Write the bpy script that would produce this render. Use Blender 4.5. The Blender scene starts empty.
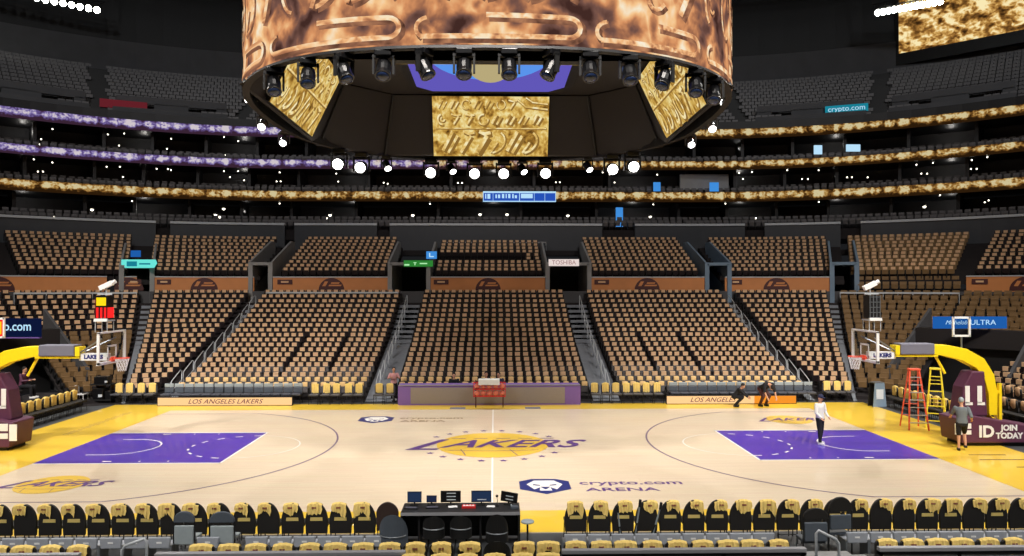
import bpy, bmesh, math, random
from mathutils import Vector, Matrix, Euler
sin, cos, PI = math.sin, math.cos, math.pi
R = math.radians
scn = bpy.context.scene
COL = scn.collection
random.seed(7)

# ------------------------------------------------------------------ materials
def lin(c):
    return tuple(((x / 12.92) if x <= 0.04045 else ((x + 0.055) / 1.055) ** 2.4) for x in c)

def mat(name, rgb, rough=0.6, metal=0.0, noise=0.0, scale=8.0, spec=0.5, coat=0.0, bump=0.0):
    m = bpy.data.materials.new(name); m.use_nodes = True
    nt = m.node_tree; b = nt.nodes['Principled BSDF']
    c = (*lin(rgb), 1)
    b.inputs['Base Color'].default_value = c
    b.inputs['Roughness'].default_value = rough
    b.inputs['Metallic'].default_value = metal
    b.inputs['Specular IOR Level'].default_value = spec
    b.inputs['Coat Weight'].default_value = coat
    if noise > 0:
        tc = nt.nodes.new('ShaderNodeTexCoord'); n = nt.nodes.new('ShaderNodeTexNoise')
        n.inputs['Scale'].default_value = scale; n.inputs['Detail'].default_value = 4
        nt.links.new(tc.outputs['Object'], n.inputs['Vector'])
        mx = nt.nodes.new('ShaderNodeMix'); mx.data_type = 'RGBA'
        mx.inputs[6].default_value = tuple(v * (1 - noise) for v in c[:3]) + (1,)
        mx.inputs[7].default_value = tuple(min(1, v * (1 + noise)) for v in c[:3]) + (1,)
        nt.links.new(n.outputs['Fac'], mx.inputs[0]); nt.links.new(mx.outputs[2], b.inputs['Base Color'])
        if bump > 0:
            bp = nt.nodes.new('ShaderNodeBump'); bp.inputs['Strength'].default_value = bump
            bp.inputs['Distance'].default_value = 0.02
            nt.links.new(n.outputs['Fac'], bp.inputs['Height']); nt.links.new(bp.outputs[0], b.inputs['Normal'])
    return m

def emit(name, rgb, strength=1.0):
    m = bpy.data.materials.new(name); m.use_nodes = True
    nt = m.node_tree; nt.nodes.clear()
    e = nt.nodes.new('ShaderNodeEmission'); o = nt.nodes.new('ShaderNodeOutputMaterial')
    e.inputs[0].default_value = (*lin(rgb), 1); e.inputs[1].default_value = strength
    nt.links.new(e.outputs[0], o.inputs[0])
    return m

def led(name, stops, strength=1.0, scale=1.0, stretch=(1, 1), seed=0.0, letters=0.0, slant=0.0, alt=None, fine=6.0, big=.38, beads=None, border=None):
    """An LED screen that plays a close-up of embossed metal; works on the UV map (metres along, metres up)."""
    m = bpy.data.materials.new(name); m.use_nodes = True
    nt = m.node_tree; nt.nodes.clear(); N = nt.nodes.new; L = nt.links.new
    o = N('ShaderNodeOutputMaterial'); e = N('ShaderNodeEmission'); e.inputs[1].default_value = strength
    L(e.outputs[0], o.inputs[0])
    uv = N('ShaderNodeUVMap'); uv.uv_map = 'UVMap'
    mp = N('ShaderNodeMapping'); mp.inputs['Scale'].default_value = (scale * stretch[0], scale * stretch[1], 1)
    mp.inputs['Location'].default_value = (seed, seed * .7, 0); mp.inputs['Rotation'].default_value = (0, 0, slant)
    L(uv.outputs[0], mp.inputs[0])
    def math_(op, a, b):
        k = N('ShaderNodeMath'); k.operation = op
        for i, v in enumerate((a, b)):
            if isinstance(v, (int, float)): k.inputs[i].default_value = v
            else: L(v, k.inputs[i])
        return k.outputs[0]
    def noise(sc, det, dist, rough=.5):
        n = N('ShaderNodeTexNoise'); n.inputs['Scale'].default_value = sc; n.inputs['Detail'].default_value = det
        n.inputs['Distortion'].default_value = dist; n.inputs['Roughness'].default_value = rough
        L(mp.outputs[0], n.inputs['Vector']); return n
    n1 = noise(.9, 2, .3); n2 = noise(fine, 3, .25, .5); n3 = noise(2.2, 2, .4)
    mixv = N('ShaderNodeMix'); mixv.data_type = 'VECTOR'; mixv.inputs[0].default_value = .35
    L(mp.outputs[0], mixv.inputs[4]); L(n3.outputs['Color'], mixv.inputs[5])
    vo = N('ShaderNodeTexVoronoi'); vo.feature = 'DISTANCE_TO_EDGE'; vo.inputs['Scale'].default_value = 1.5; L(mixv.outputs[1], vo.inputs['Vector'])
    w = N('ShaderNodeTexWave'); w.wave_type = 'BANDS'; w.bands_direction = 'DIAGONAL'
    w.inputs['Scale'].default_value = .5; w.inputs['Distortion'].default_value = 9
    w.inputs['Detail'].default_value = 3; w.inputs['Detail Scale'].default_value = 1.4
    L(mp.outputs[0], w.inputs['Vector'])
    # ridges: |n3 - .5| gives bright raised edges
    rg = math_('ABSOLUTE', math_('SUBTRACT', n3.outputs['Fac'], .5), 0)
    v = math_('ADD', math_('MULTIPLY', n2.outputs['Fac'], .50), math_('MULTIPLY', w.outputs['Fac'], .10 + letters))
    v = math_('ADD', v, math_('MULTIPLY', rg, -1.1))
    v = math_('ADD', v, math_('MULTIPLY', math_('MINIMUM', vo.outputs['Distance'], .16), .9))
    v = math_('ADD', v, math_('MULTIPLY', n1.outputs['Fac'], big))
    v = math_('SUBTRACT', v, (big - .38) * .5)
    sx0 = N('ShaderNodeSeparateXYZ'); L(uv.outputs[0], sx0.inputs[0])
    if beads:
        tt = math_('DIVIDE', math_('SUBTRACT', sx0.outputs[1], beads[0]), beads[1])
        dq = math_('SUBTRACT', tt, .66)
        v = math_('ADD', v, math_('SUBTRACT', .16, math_('MULTIPLY', math_('MULTIPLY', dq, dq), 1.9)))
        bn = N('ShaderNodeTexNoise'); bn.noise_dimensions = '1D'; bn.inputs['Scale'].default_value = 1.3; bn.inputs['Detail'].default_value = 2
        L(sx0.outputs[0], bn.inputs['W'])
        v = math_('ADD', v, math_('MULTIPLY', math_('SUBTRACT', bn.outputs['Fac'], .5), .9))
    if border:
        bk_ = N('ShaderNodeTexBrick'); bk_.offset = 0; bk_.inputs['Scale'].default_value = 1; bk_.inputs['Brick Width'].default_value = border[0]; bk_.inputs['Row Height'].default_value = border[1]
        bk_.inputs['Mortar Size'].default_value = .09; bk_.inputs['Mortar Smooth'].default_value = 1.0
        L(uv.outputs[0], bk_.inputs['Vector'])
        mk = math_('MULTIPLY', bk_.outputs['Fac'], math_('LESS_THAN', sx0.outputs[1], border[1] + .1))
        v = math_('ADD', v, math_('MULTIPLY', mk, .17))
    cr = N('ShaderNodeValToRGB'); L(v, cr.inputs[0])
    while len(cr.color_ramp.elements) < len(stops): cr.color_ramp.elements.new(.5)
    for el, (p, c) in zip(cr.color_ramp.elements, stops):
        el.position = p; el.color = (*lin(c), 1)
    out = cr.outputs[0]
    if alt:
        cr2 = N('ShaderNodeValToRGB'); L(v, cr2.inputs[0])
        while len(cr2.color_ramp.elements) < len(alt): cr2.color_ramp.elements.new(.5)
        for el, (p, c) in zip(cr2.color_ramp.elements, alt):
            el.position = p; el.color = (*lin(c), 1)
        sp = N('ShaderNodeSeparateXYZ'); L(uv.outputs[0], sp.inputs[0])
        mr = N('ShaderNodeMapRange'); mr.inputs[1].default_value = -9; mr.inputs[2].default_value = 3
        nz = math_('ADD', sp.outputs[0], math_('MULTIPLY', math_('SUBTRACT', n1.outputs['Fac'], .5), 40))
        L(nz, mr.inputs[0])
        mx = N('ShaderNodeMix'); mx.data_type = 'RGBA'
        L(mr.outputs[0], mx.inputs[0]); L(cr2.outputs[0], mx.inputs[6]); L(cr.outputs[0], mx.inputs[7])
        out = mx.outputs[2]
    L(out, e.inputs[0])
    return m

COPPER = [(.26, (.27, .17, .15)), (.39, (.47, .33, .29)), (.47, (.66, .44, .32)), (.55, (.88, .60, .40)), (.65, (1, .80, .57)), (.78, (1, .95, .84))]
GOLD = [(.18, (.30, .20, .08)), (.34, (.62, .45, .18)), (.46, (.80, .62, .28)), (.58, (.93, .78, .42)), (.72, (1, .93, .66))]
RGOLD = [(.28, (.22, .14, .06)), (.42, (.46, .31, .14)), (.52, (.66, .47, .22)), (.62, (.88, .70, .40)), (.74, (1, .93, .72))]
RPURP = [(.28, (.28, .18, .26)), (.42, (.42, .33, .55)), (.52, (.50, .42, .70)), (.62, (.72, .66, .88)), (.74, (1, .95, .98))]
M = {}
M['led_outer'] = led('led_outer', COPPER, .92, .42, (1, .8), 3.1, fine=5.0, big=1.0)
M['led_side'] = led('led_side', GOLD, .8, .8, (1.3, 1), 9.0, .05, .5)
M['led_center'] = led('led_center', GOLD, .85, .9, (1.2, 1), 5.0, .04, .0)
M['led_corner'] = led('led_corner', RGOLD, .95, .5, (1, 1.3), 12.0, .12)
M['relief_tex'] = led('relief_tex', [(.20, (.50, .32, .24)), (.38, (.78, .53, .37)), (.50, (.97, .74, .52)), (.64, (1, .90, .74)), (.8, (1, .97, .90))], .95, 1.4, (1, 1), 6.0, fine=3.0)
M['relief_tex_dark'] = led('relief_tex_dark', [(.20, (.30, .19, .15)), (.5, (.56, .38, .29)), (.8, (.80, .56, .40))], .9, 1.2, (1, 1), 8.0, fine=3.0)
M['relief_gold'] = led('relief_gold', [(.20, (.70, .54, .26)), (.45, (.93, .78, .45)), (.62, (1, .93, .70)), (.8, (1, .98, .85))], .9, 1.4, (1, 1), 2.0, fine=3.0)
M['ribbon_gold'] = led('ribbon_gold', RGOLD, .62, 1.3, (.8, 1.0), 2.0, beads=(12.57, .8))
M['ribbon_mixed'] = led('ribbon_mixed', RGOLD, .62, 1.3, (.8, 1.0), 4.0, alt=RPURP, beads=(15.25, .7))
M['ribbon_top'] = led('ribbon_top', RGOLD, .62, 1.3, (.8, 1.0), 7.0, alt=RPURP, beads=(17.85, .75))
M['black'] = mat('black', (.05, .05, .055), .6, noise=.3)
M['black_gloss'] = mat('black_gloss', (.06, .06, .07), .3, noise=.2)
M['truss'] = mat('truss', (.10, .10, .11), .5, .3, noise=.2)
M['panel_dark'] = mat('panel_dark', (.11, .09, .09), .7, noise=.15)
M['seat_tan'] = mat('seat_tan', (.50, .39, .25), .6, noise=.2)
M['seat_dark'] = mat('seat_dark', (.11, .06, .07), .55, noise=.25)
M['seat_far'] = mat('seat_far', (.36, .35, .355), .5, noise=.25)
M['shirt'] = mat('shirt', (.95, .83, .50), .9, noise=.12, scale=30, spec=.1)
M['shirt_tan'] = mat('shirt_tan', (.87, .72, .565), .9, noise=.10, scale=20, spec=.1)
M['shirt_mid'] = mat('shirt_mid', (.92, .77, .54), .9, noise=.10, scale=20, spec=.1)
M['shirt_print'] = mat('shirt_print', (.55, .33, .25), .9)
M['tread'] = mat('tread', (.13, .11, .115), .9, noise=.3, scale=2)
M['step'] = mat('step', (.50, .52, .55), .85, noise=.2, scale=4)
M['concrete'] = mat('concrete', (.56, .56, .56), .85, noise=.2, scale=1.5)
M['concrete_blue'] = mat('concrete_blue', (.46, .54, .62), .8, noise=.2, scale=1.5)
M['wall_dark'] = mat('wall_dark', (.30, .30, .31), .85, noise=.2, scale=.8)
M['fascia'] = mat('fascia', (.20, .215, .24), .5, noise=.15, scale=2)
M['rail'] = mat('rail', (.74, .76, .78), .45, .15, noise=.1)
M['steel'] = mat('steel', (.5, .52, .54), .35, .5, noise=.1)
M['arena_floor'] = mat('arena_floor', (.27, .28, .29), .5, noise=.2, scale=1.2)
M['ad_wall'] = mat('ad_wall', (.80, .52, .30), .6, noise=.12, scale=1.5)
M['white'] = mat('white', (.92, .92, .92), .5, noise=.04)
M['offwhite'] = mat('offwhite', (.80, .83, .86), .5, noise=.06)
M['line_white'] = mat('line_white', (.97, .95, .92), .35)
M['line_purple'] = mat('line_purple', (.47, .38, .50), .35)
M['paint'] = mat('paint', (.31, .20, .70), .3, noise=.06, scale=3, coat=.3)
M['logo_yellow'] = mat('logo_yellow', (.96, .80, .30), .3, noise=.04, coat=.3)
M['logo_purple'] = mat('logo_purple', (.38, .24, .52), .35)
M['logo_navy'] = mat('logo_navy', (.17, .20, .46), .35)
M['logo_faint'] = mat('logo_faint', (.62, .50, .36), .35)
M['apron'] = mat('apron', (.97, .81, .26), .3, noise=.05, scale=3, coat=.3)
M['maroon'] = mat('maroon', (.34, .17, .27), .55, noise=.12)
M['yellow'] = mat('yellow', (.98, .85, .10), .45, noise=.06)
M['ladder_yellow'] = mat('ladder_yellow', (.93, .85, .22), .5, noise=.05)
M['ladder_red'] = mat('ladder_red', (.90, .36, .25), .5, noise=.05)
M['alu'] = mat('alu', (.82, .82, .82), .35, .6)
M['rim'] = mat('rim', (.95, .35, .25), .4)
M['net'] = mat('net', (.93, .93, .93), .8)
M['bench_pad'] = mat('bench_pad', (.26, .27, .31), .5, noise=.1)
M['grey_pad'] = mat('grey_pad', (.44, .44, .50), .6, noise=.08)
M['grey_chair'] = mat('grey_chair', (.30, .33, .37), .5, noise=.12)
M['grey_chair_light'] = mat('grey_chair_light', (.60, .64, .66), .45, noise=.12)
M['pan_grey'] = mat('pan_grey', (.62, .64, .68), .4, noise=.12)
M['chair_black'] = mat('chair_black', (.09, .08, .075), .6, noise=.2)
M['chair_brown'] = mat('chair_brown', (.19, .13, .11), .6, noise=.2)
M['label_tan'] = mat('label_tan', (.80, .71, .42), .6)
M['purple_board'] = mat('purple_board', (.50, .38, .68), .5, noise=.05)
M['ledge'] = mat('ledge', (.62, .62, .64), .4, .2, noise=.08)
M['led_grey'] = mat('led_grey', (.58, .54, .52), .5, noise=.08, scale=20)
M['skin'] = mat('skin', (.80, .60, .48), .55, spec=.3)
M['hair'] = mat('hair', (.10, .08, .07), .8)
M['cloth_white'] = mat('cloth_white', (.90, .90, .88), .9)
M['cloth_black'] = mat('cloth_black', (.09, .09, .11), .9)
M['cloth_grey'] = mat('cloth_grey', (.42, .45, .47), .9)
M['cloth_navy'] = mat('cloth_navy', (.16, .18, .30), .9)
M['cloth_pink'] = mat('cloth_pink', (.85, .62, .62), .9)
M['ball'] = mat('ball', (.92, .52, .42), .6, noise=.08)
M['red'] = mat('red', (.82, .16, .16), .45)
M['brown_red'] = mat('brown_red', (.30, .14, .14), .6)
M['table_black'] = mat('table_black', (.12, .12, .125), .45, noise=.2)
M['screen_navy'] = mat('screen_navy', (.14, .20, .34), .25)
M['paper'] = mat('paper', (.92, .92, .92), .7)
M['e_orange'] = emit('e_orange', (1, .80, .56), 1.1)
M['e_orange_deep'] = emit('e_orange_deep', (1, .60, .18), .95)
M['e_white'] = emit('e_white', (1, .98, .96), 9)
M['e_down'] = emit('e_down', (1, .97, .88), 5)
M['e_downdim'] = emit('e_downdim', (1, .96, .86), 1.0)
M['e_flood'] = emit('e_flood', (1, 1, .94), 60)
M['e_cyan'] = emit('e_cyan', (.42, .90, .85), 1.0)
M['e_cyan_dark'] = emit('e_cyan_dark', (.10, .50, .58), 1.0)
M['e_green'] = emit('e_green', (.18, .50, .20), 1.0)
M['e_greenl'] = emit('e_greenl', (.70, .95, .70), 1.0)
M['e_blue'] = emit('e_blue', (.25, .55, .85), 1.0)
M['e_bluesign'] = emit('e_bluesign', (.12, .36, .66), 1.0)
M['e_lightblue'] = emit('e_lightblue', (.72, .88, .98), 1.0)
M['e_sign_white'] = emit('e_sign_white', (.90, .84, .82), 1.0)
M['e_sign_text'] = emit('e_sign_text', (.62, .45, .45), 1.0)
M['e_navy'] = emit('e_navy', (.05, .09, .22), 1.0)
M['e_relief'] = emit('e_relief', (.98, .88, .62), 1.0)
M['e_relief_copper'] = emit('e_relief_copper', (.93, .66, .46), 1.0)
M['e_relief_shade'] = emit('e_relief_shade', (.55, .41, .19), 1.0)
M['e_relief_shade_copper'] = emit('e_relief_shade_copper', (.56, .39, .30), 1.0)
M['e_red'] = emit('e_red', (1, .16, .16), 1.1)
M['e_yellow'] = emit('e_yellow', (1, .85, .10), 1.1)
M['e_dimred'] = emit('e_dimred', (.38, .12, .15), 1.0)
M['e_purple_text'] = emit('e_purple_text', (.50, .20, .32), .7)
M['e_ribblue'] = emit('e_ribblue', (.15, .32, .72), 1.0)
M['e_ceilpurple'] = emit('e_ceilpurple', (.38, .34, .72), 1.0)
M['e_ceilblue'] = emit('e_ceilblue', (.35, .58, .92), 1.0)
M['e_ceilgold'] = emit('e_ceilgold', (.72, .66, .48), 1.0)
M['e_screen'] = emit('e_screen', (.20, .28, .42), .5)

def glass_mat():
    m = bpy.data.materials.new('clear_panel'); m.use_nodes = True
    nt = m.node_tree; nt.nodes.clear()
    t = nt.nodes.new('ShaderNodeBsdfTransparent'); g = nt.nodes.new('ShaderNodeBsdfGlossy'); mx = nt.nodes.new('ShaderNodeMixShader')
    t.inputs[0].default_value = (.93, .95, .96, 1); g.inputs['Roughness'].default_value = .05; mx.inputs[0].default_value = .06
    o = nt.nodes.new('ShaderNodeOutputMaterial')
    nt.links.new(t.outputs[0], mx.inputs[1]); nt.links.new(g.outputs[0], mx.inputs[2]); nt.links.new(mx.outputs[0], o.inputs[0])
    return m
M['glass'] = glass_mat()

def wood_mat():
    m = bpy.data.materials.new('maple'); m.use_nodes = True
    nt = m.node_tree; b = nt.nodes['Principled BSDF']; N = nt.nodes.new; L = nt.links.new
    tc = N('ShaderNodeTexCoord'); br = N('ShaderNodeTexBrick')
    br.inputs['Scale'].default_value = 1; br.inputs['Brick Width'].default_value = 1.6; br.inputs['Row Height'].default_value = .06
    br.inputs['Mortar Size'].default_value = .0015; br.offset = .37
    br.inputs['Color1'].default_value = (*lin((.91, .83, .72)), 1); br.inputs['Color2'].default_value = (*lin((.94, .87, .76)), 1)
    br.inputs['Mortar'].default_value = (*lin((.80, .68, .52)), 1)
    n = N('ShaderNodeTexNoise'); n.inputs['Scale'].default_value = .5
    mp = N('ShaderNodeMapping'); mp.inputs['Scale'].default_value = (.3, 6, 1)
    L(tc.outputs['Object'], br.inputs['Vector']); L(tc.outputs['Object'], mp.inputs[0]); L(mp.outputs[0], n.inputs['Vector'])
    mx = N('ShaderNodeMix'); mx.data_type = 'RGBA'; mx.blend_type = 'MULTIPLY'; mx.inputs[0].default_value = .25
    L(br.outputs['Color'], mx.inputs[6]); L(n.outputs['Color'], mx.inputs[7]); 
    mx.inputs[0].default_value = .08
    L(mx.outputs[2], b.inputs['Base Color'])
    b.inputs['Roughness'].default_value = .32; b.inputs['Coat Weight'].default_value = .25; b.inputs['Coat Roughness'].default_value = .12
    return m
M['maple'] = wood_mat()

# ------------------------------------------------------------------ mesh builder
class MB:
    def __init__(s): s.v = []; s.f = []; s.m = []; s.uv = {}
    def add(s, vs, fs, mi=0):
        o = len(s.v); s.v += [tuple(v) for v in vs]
        for f in fs: s.f.append(tuple(i + o for i in f)); s.m.append(mi)
    def box(s, x0, x1, y0, y1, z0, z1, mi=0, T=None):
        vs = [Vector((x, y, z)) for z in (z0, z1) for y in (y0, y1) for x in (x0, x1)]
        if T: vs = [T @ v for v in vs]
        s.add(vs, [(0, 2, 3, 1), (4, 5, 7, 6), (0, 1, 5, 4), (2, 6, 7, 3), (0, 4, 6, 2), (1, 3, 7, 5)], mi)
    def cbox(s, c, d, mi=0, T=None):
        s.box(c[0] - d[0] / 2, c[0] + d[0] / 2, c[1] - d[1] / 2, c[1] + d[1] / 2, c[2] - d[2] / 2, c[2] + d[2] / 2, mi, T)
    def tube(s, pts, r, n=8, mi=0, cap=True, sq=1.0):
        pts = [Vector(p) for p in pts]
        rs = r if isinstance(r, (list, tuple)) else [r] * len(pts)
        vs = []; prev = None
        for i, p in enumerate(pts):
            d = (pts[min(i + 1, len(pts) - 1)] - pts[max(i - 1, 0)])
            d = d.normalized() if d.length > 1e-9 else Vector((0, 0, 1))
            if prev is None:
                a = Vector((0, 0, 1)) if abs(d.z) < .9 else Vector((1, 0, 0))
                u = d.cross(a).normalized()
            else:
                u = (prev - d * prev.dot(d))
                u = u.normalized() if u.length > 1e-6 else d.orthogonal().normalized()
            prev = u; w = d.cross(u)
            for k in range(n):
                t = 2 * PI * k / n
                vs.append(p + (u * cos(t) + w * sin(t) * sq) * rs[i])
        fs = []
        for i in range(len(pts) - 1):
            for k in range(n):
                a = i * n + k; b = i * n + (k + 1) % n
                fs.append((a, b, b + n, a + n))
        if cap: fs += [tuple(range(n - 1, -1, -1)), tuple(range((len(pts) - 1) * n, len(pts) * n))]
        s.add(vs, fs, mi)
    def lathe(s, prof, n=16, mi=0, T=None, sy=1.0):
        vs = []
        for r, z in prof:
            for k in range(n):
                t = 2 * PI * k / n; v = Vector((r * cos(t), r * sin(t) * sy, z)); vs.append(T @ v if T else v)
        fs = []
        for i in range(len(prof) - 1):
            for k in range(n):
                a = i * n + k; b = i * n + (k + 1) % n; fs.append((a, b, b + n, a + n))
        fs += [tuple(range(n - 1, -1, -1)), tuple(range((len(prof) - 1) * n, len(prof) * n))]
        s.add(vs, fs, mi)
    def prism(s, poly, h0, h1, axis='z', mi=0, T=None):
        """poly: 2-D outline; extruded along axis between h0 and h1."""
        def P(a, b, h):
            v = Vector((a, b, h)) if axis == 'z' else Vector((a, h, b)) if axis == 'y' else Vector((h, a, b))
            return T @ v if T else v
        n = len(poly); vs = [P(a, b, h0) for a, b in poly] + [P(a, b, h1) for a, b in poly]
        fs = [tuple(range(n - 1, -1, -1)), tuple(range(n, 2 * n))] + [(i, (i + 1) % n, (i + 1) % n + n, i + n) for i in range(n)]
        s.add(vs, fs, mi)
    def ball(s, c, r, mi=0, n=12, sc=(1, 1, 1), T=None):
        prof = [(max(1e-4, sin(PI * i / (n // 2 + 2))), -cos(PI * i / (n // 2 + 2))) for i in range(n // 2 + 3)]
        TT = Matrix.Translation(Vector(c)) @ Matrix.Diagonal((r * sc[0], r * sc[1], r * sc[2], 1))
        if T: TT = T @ TT
        s.lathe(prof, n, mi, TT)
    def mesh(s, name, mats):
        me = bpy.data.meshes.new(name); me.from_pydata(s.v, [], s.f)
        for m in mats: me.materials.append(M[m] if isinstance(m, str) else m)
        me.polygons.foreach_set('material_index', s.m)
        me.validate(clean_customdata=False)
        bm = bmesh.new(); bm.from_mesh(me); bmesh.ops.recalc_face_normals(bm, faces=bm.faces); bm.to_mesh(me); bm.free()
        return me
    def build(s, name, mats, parent=None, smooth=False, bevel=0, loc=None):
        if isinstance(mats, str): mats = [mats]
        me = s.mesh(name, mats)
        if smooth: me.polygons.foreach_set('use_smooth', [True] * len(me.polygons))
        o = bpy.data.objects.new(name, me); COL.objects.link(o)
        if parent is not None: o.parent = parent
        if loc is not None: o.location = loc
        if bevel:
            b = o.modifiers.new('b', 'BEVEL'); b.width = bevel; b.segments = 2; b.limit_method = 'ANGLE'
        return o

def tag(o, label=None, cat=None, group=None, kind=None):
    if label: o['label'] = label
    if cat: o['category'] = cat
    if group: o['group'] = group
    if kind: o['kind'] = kind
    return o
def thing(name, label, cat, loc=(0, 0, 0), rz=0, group=None):
    o = bpy.data.objects.new(name, None); COL.objects.link(o); o.empty_display_size = .1
    o.location = loc; o.rotation_euler = (0, 0, rz)
    return tag(o, label, cat, group)
def dup(root, loc=None, rz=None, label=None, group=None, rot=None):
    kids = [c for c in bpy.data.objects if c.parent == root] if root.name not in KIDS else KIDS[root.name]
    KIDS[root.name] = kids
    r = root.copy(); COL.objects.link(r)
    if loc is not None: r.location = loc
    if rz is not None: r.rotation_euler = (0, 0, rz)
    if rot is not None: r.rotation_euler = rot
    if label: r['label'] = label
    if group: r['group'] = group
    for ch in kids:
        c = ch.copy(); COL.objects.link(c); c.parent = r
        if ch.name not in KIDS: KIDS[ch.name] = [g for g in bpy.data.objects if g.parent == ch]
        for g in KIDS[ch.name]:
            d = g.copy(); COL.objects.link(d); d.parent = c
    return r
KIDS = {}
def struct(o): return tag(o, kind='structure')
ORD = ('first second third fourth fifth sixth seventh eighth ninth tenth eleventh twelfth thirteenth fourteenth fifteenth sixteenth '
       'seventeenth eighteenth nineteenth twentieth twenty-first twenty-second twenty-third twenty-fourth twenty-fifth twenty-sixth').split()

def text_mesh(name, body, size, mat_, loc, rot=(0, 0, 0), ext=.002, align='CENTER', shear=0.0, sx=1.0, parent=None, bold=0.0):
    cu = bpy.data.curves.new('t', 'FONT'); cu.body = body; cu.size = size; cu.align_x = align; cu.align_y = 'CENTER'
    cu.extrude = ext; cu.shear = shear; cu.offset = bold; cu.resolution_u = 3
    ob = bpy.data.objects.new('t', cu); COL.objects.link(ob)
    dg = bpy.context.evaluated_depsgraph_get(); dg.update()
    me = bpy.data.meshes.new_from_object(ob.evaluated_get(dg))
    bpy.data.objects.remove(ob); bpy.data.curves.remove(cu)
    me.materials.clear(); me.materials.append(M[mat_]); me.name = name
    for p in me.polygons: p.material_index = 0
    o = bpy.data.objects.new(name, me); COL.objects.link(o)
    o.location = loc; o.rotation_euler = rot; o.scale = (sx, 1, 1)
    if parent is not None: o.parent = parent
    return o

# ------------------------------------------------------------------ camera (measured from the court lines)
CX, CY, CH, FPX, YAW, PIT = 0.067, -26.39, 5.514, 757.0, 0.0230, 0.0113
cam = bpy.data.cameras.new('camera'); cam.sensor_width = 36; cam.lens = FPX / 1024 * 36; cam.clip_end = 400
co = bpy.data.objects.new('camera', cam); COL.objects.link(co)
co.location = (CX, CY, CH); co.rotation_euler = Euler((PI / 2 + PIT, 0, -YAW), 'XYZ')
scn.camera = co
def WX(u, D): return (u - 494.6) * D / FPX + CX       # photo column and distance to metres across
def WZ(v, D): return CH + (286.5 - v) * D / FPX

# ------------------------------------------------------------------ bowl geometry: straight sides, quarter-circle corners about (15.5, 4.5)
def bp(r, a):
    s = 1 if a >= 0 else -1; t = abs(a)
    if t <= 15.5: return Vector((a, 4.5 + r, 0)), 0.0
    th = min(t - 15.5, 90)
    e = max(0, t - 105.5)
    q = R(th)
    return Vector((s * (15.5 + r * sin(q)), 4.5 + r * cos(q) - e, 0)), -s * q      # position, rotation of 'outward' from +y
def arange(a0, a1, st=3.0):
    ks = [a0]; 
    for k in [-15.5, 15.5]:
        if a0 < k < a1: ks.append(k)
    a = math.floor(a0 / st) * st
    for i in range(400):
        q = -105.5 + i * st
        if q > a1: break
        if q > a0 and abs(q) > 15.5: ks.append(q)
    ks.append(a1)
    return sorted(set(round(x, 4) for x in ks))
def sweep(mb, a0, a1, prof, mi=0, uvface=None, closed=True):
    """sweep a closed (r,z) outline along the bowl from a0 to a1."""
    As = arange(a0, a1); n = len(prof); vs = []
    for a in As:
        for r, z in prof:
            p, _ = bp(r, a); vs.append((p.x, p.y, z))
    fs = []
    for i in range(len(As) - 1):
        for k in range(n):
            k2 = (k + 1) % n
            fs.append((i * n + k, i * n + k2, (i + 1) * n + k2, (i + 1) * n + k))
    fs += [tuple(range(n)), tuple(range(len(vs) - 1, len(vs) - 1 - n, -1))]
    mb.add(vs, fs, mi)
def uv_world(o, fn):
    me = o.data; uv = me.uv_layers.new(name='UVMap')
    for p in me.polygons:
        for li in p.loop_indices:
            uv.data[li].uv = fn(me.vertices[me.loops[li].vertex_index].co)
    return o

NA, NB = 20, 10
def zA(n): return .158 * n + .0042 * n * (n - 1)
def rA(n): return 6.1 + .72 * n          # where the seat backs of a row stand
def zB(m): return 5.95 + .28 * m
def rB(m): return 21.3 + .68 * m
def zC(i): return 19.1 + .50 * i
def rC(i): return 33.6 + .86 * i
NC = 13

def stairs_profile(rf, zf, n, depth_under=.35, back=.8, front=.55, lead=.0):
    top = []
    for i in range(n):
        r0 = rf(i) - front; r1 = rf(i + 1) - front
        top += [(r0, zf(i)), (r1, zf(i))]
    bot = [(top[-1][0], top[-1][1] - depth_under * 2.2), (top[0][0], top[0][1] - depth_under)]
    return top + bot

# lower bowl terraces, split where the corner tunnels cut in
def terrace(name, a0, a1, prof, m='tread'):
    b = MB(); sweep(b, a0, a1, prof); return struct(b.build(name, m))
profA = stairs_profile(rA, zA, NA, .2)
terrace('floor_terrace_lower', -57, 57, profA)
profAu = stairs_profile(lambda n: rA(n + 10), lambda n: zA(n + 10), NA - 10, .2)
terrace('floor_terrace_over_tunnel', 57, 76, profAu); terrace('floor_terrace_over_tunnel', -76, -57, profAu)
terrace('floor_terrace_end', 76, 112, profA); terrace('floor_terrace_end', -112, -76, profA)
profB = stairs_profile(rB, zB, NB, .3)
for a0, a1 in ((-112, -16.9), (-14.7, -7.0), (-4.4, 3.75), (6.5, 14.3), (16.2, 38.0), (40.2, 112)):
    terrace('floor_terrace_middle', a0, a1, profB)
profC = stairs_profile(rC, zC, NC, .5)
terrace('floor_terrace_upper', -70, 70, profC, 'black')

# arena floor
b = MB(); b.box(-34, 34, -30, 12, -.25, -.02)
struct(b.build('floor', 'arena_floor'))

# outer walls, ceiling, suite slabs
def sweepobj(name, a0, a1, prof, m, structure=True):
    b = MB(); sweep(b, a0, a1, prof); o = b.build(name, m)
    return struct(o) if structure else o
sweepobj('wall_upper', -70, 70, [(45.2, 24.8), (45.6, 24.8), (45.6, 28.6), (45.2, 28.6)], 'wall_dark')
sweepobj('trim_1', -70, 70, [(45.0, 25.5), (45.2, 25.5), (45.2, 25.75), (45.0, 25.75)], 'wall_dark')
sweepobj('trim_2', -70, 70, [(45.4, 28.6), (47.0, 28.6), (47.0, 36.0), (45.4, 36.0)], 'black')
b = MB(); b.box(-70, 70, -32, 66, 36, 36.4); struct(b.build('ceiling', 'black'))
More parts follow.
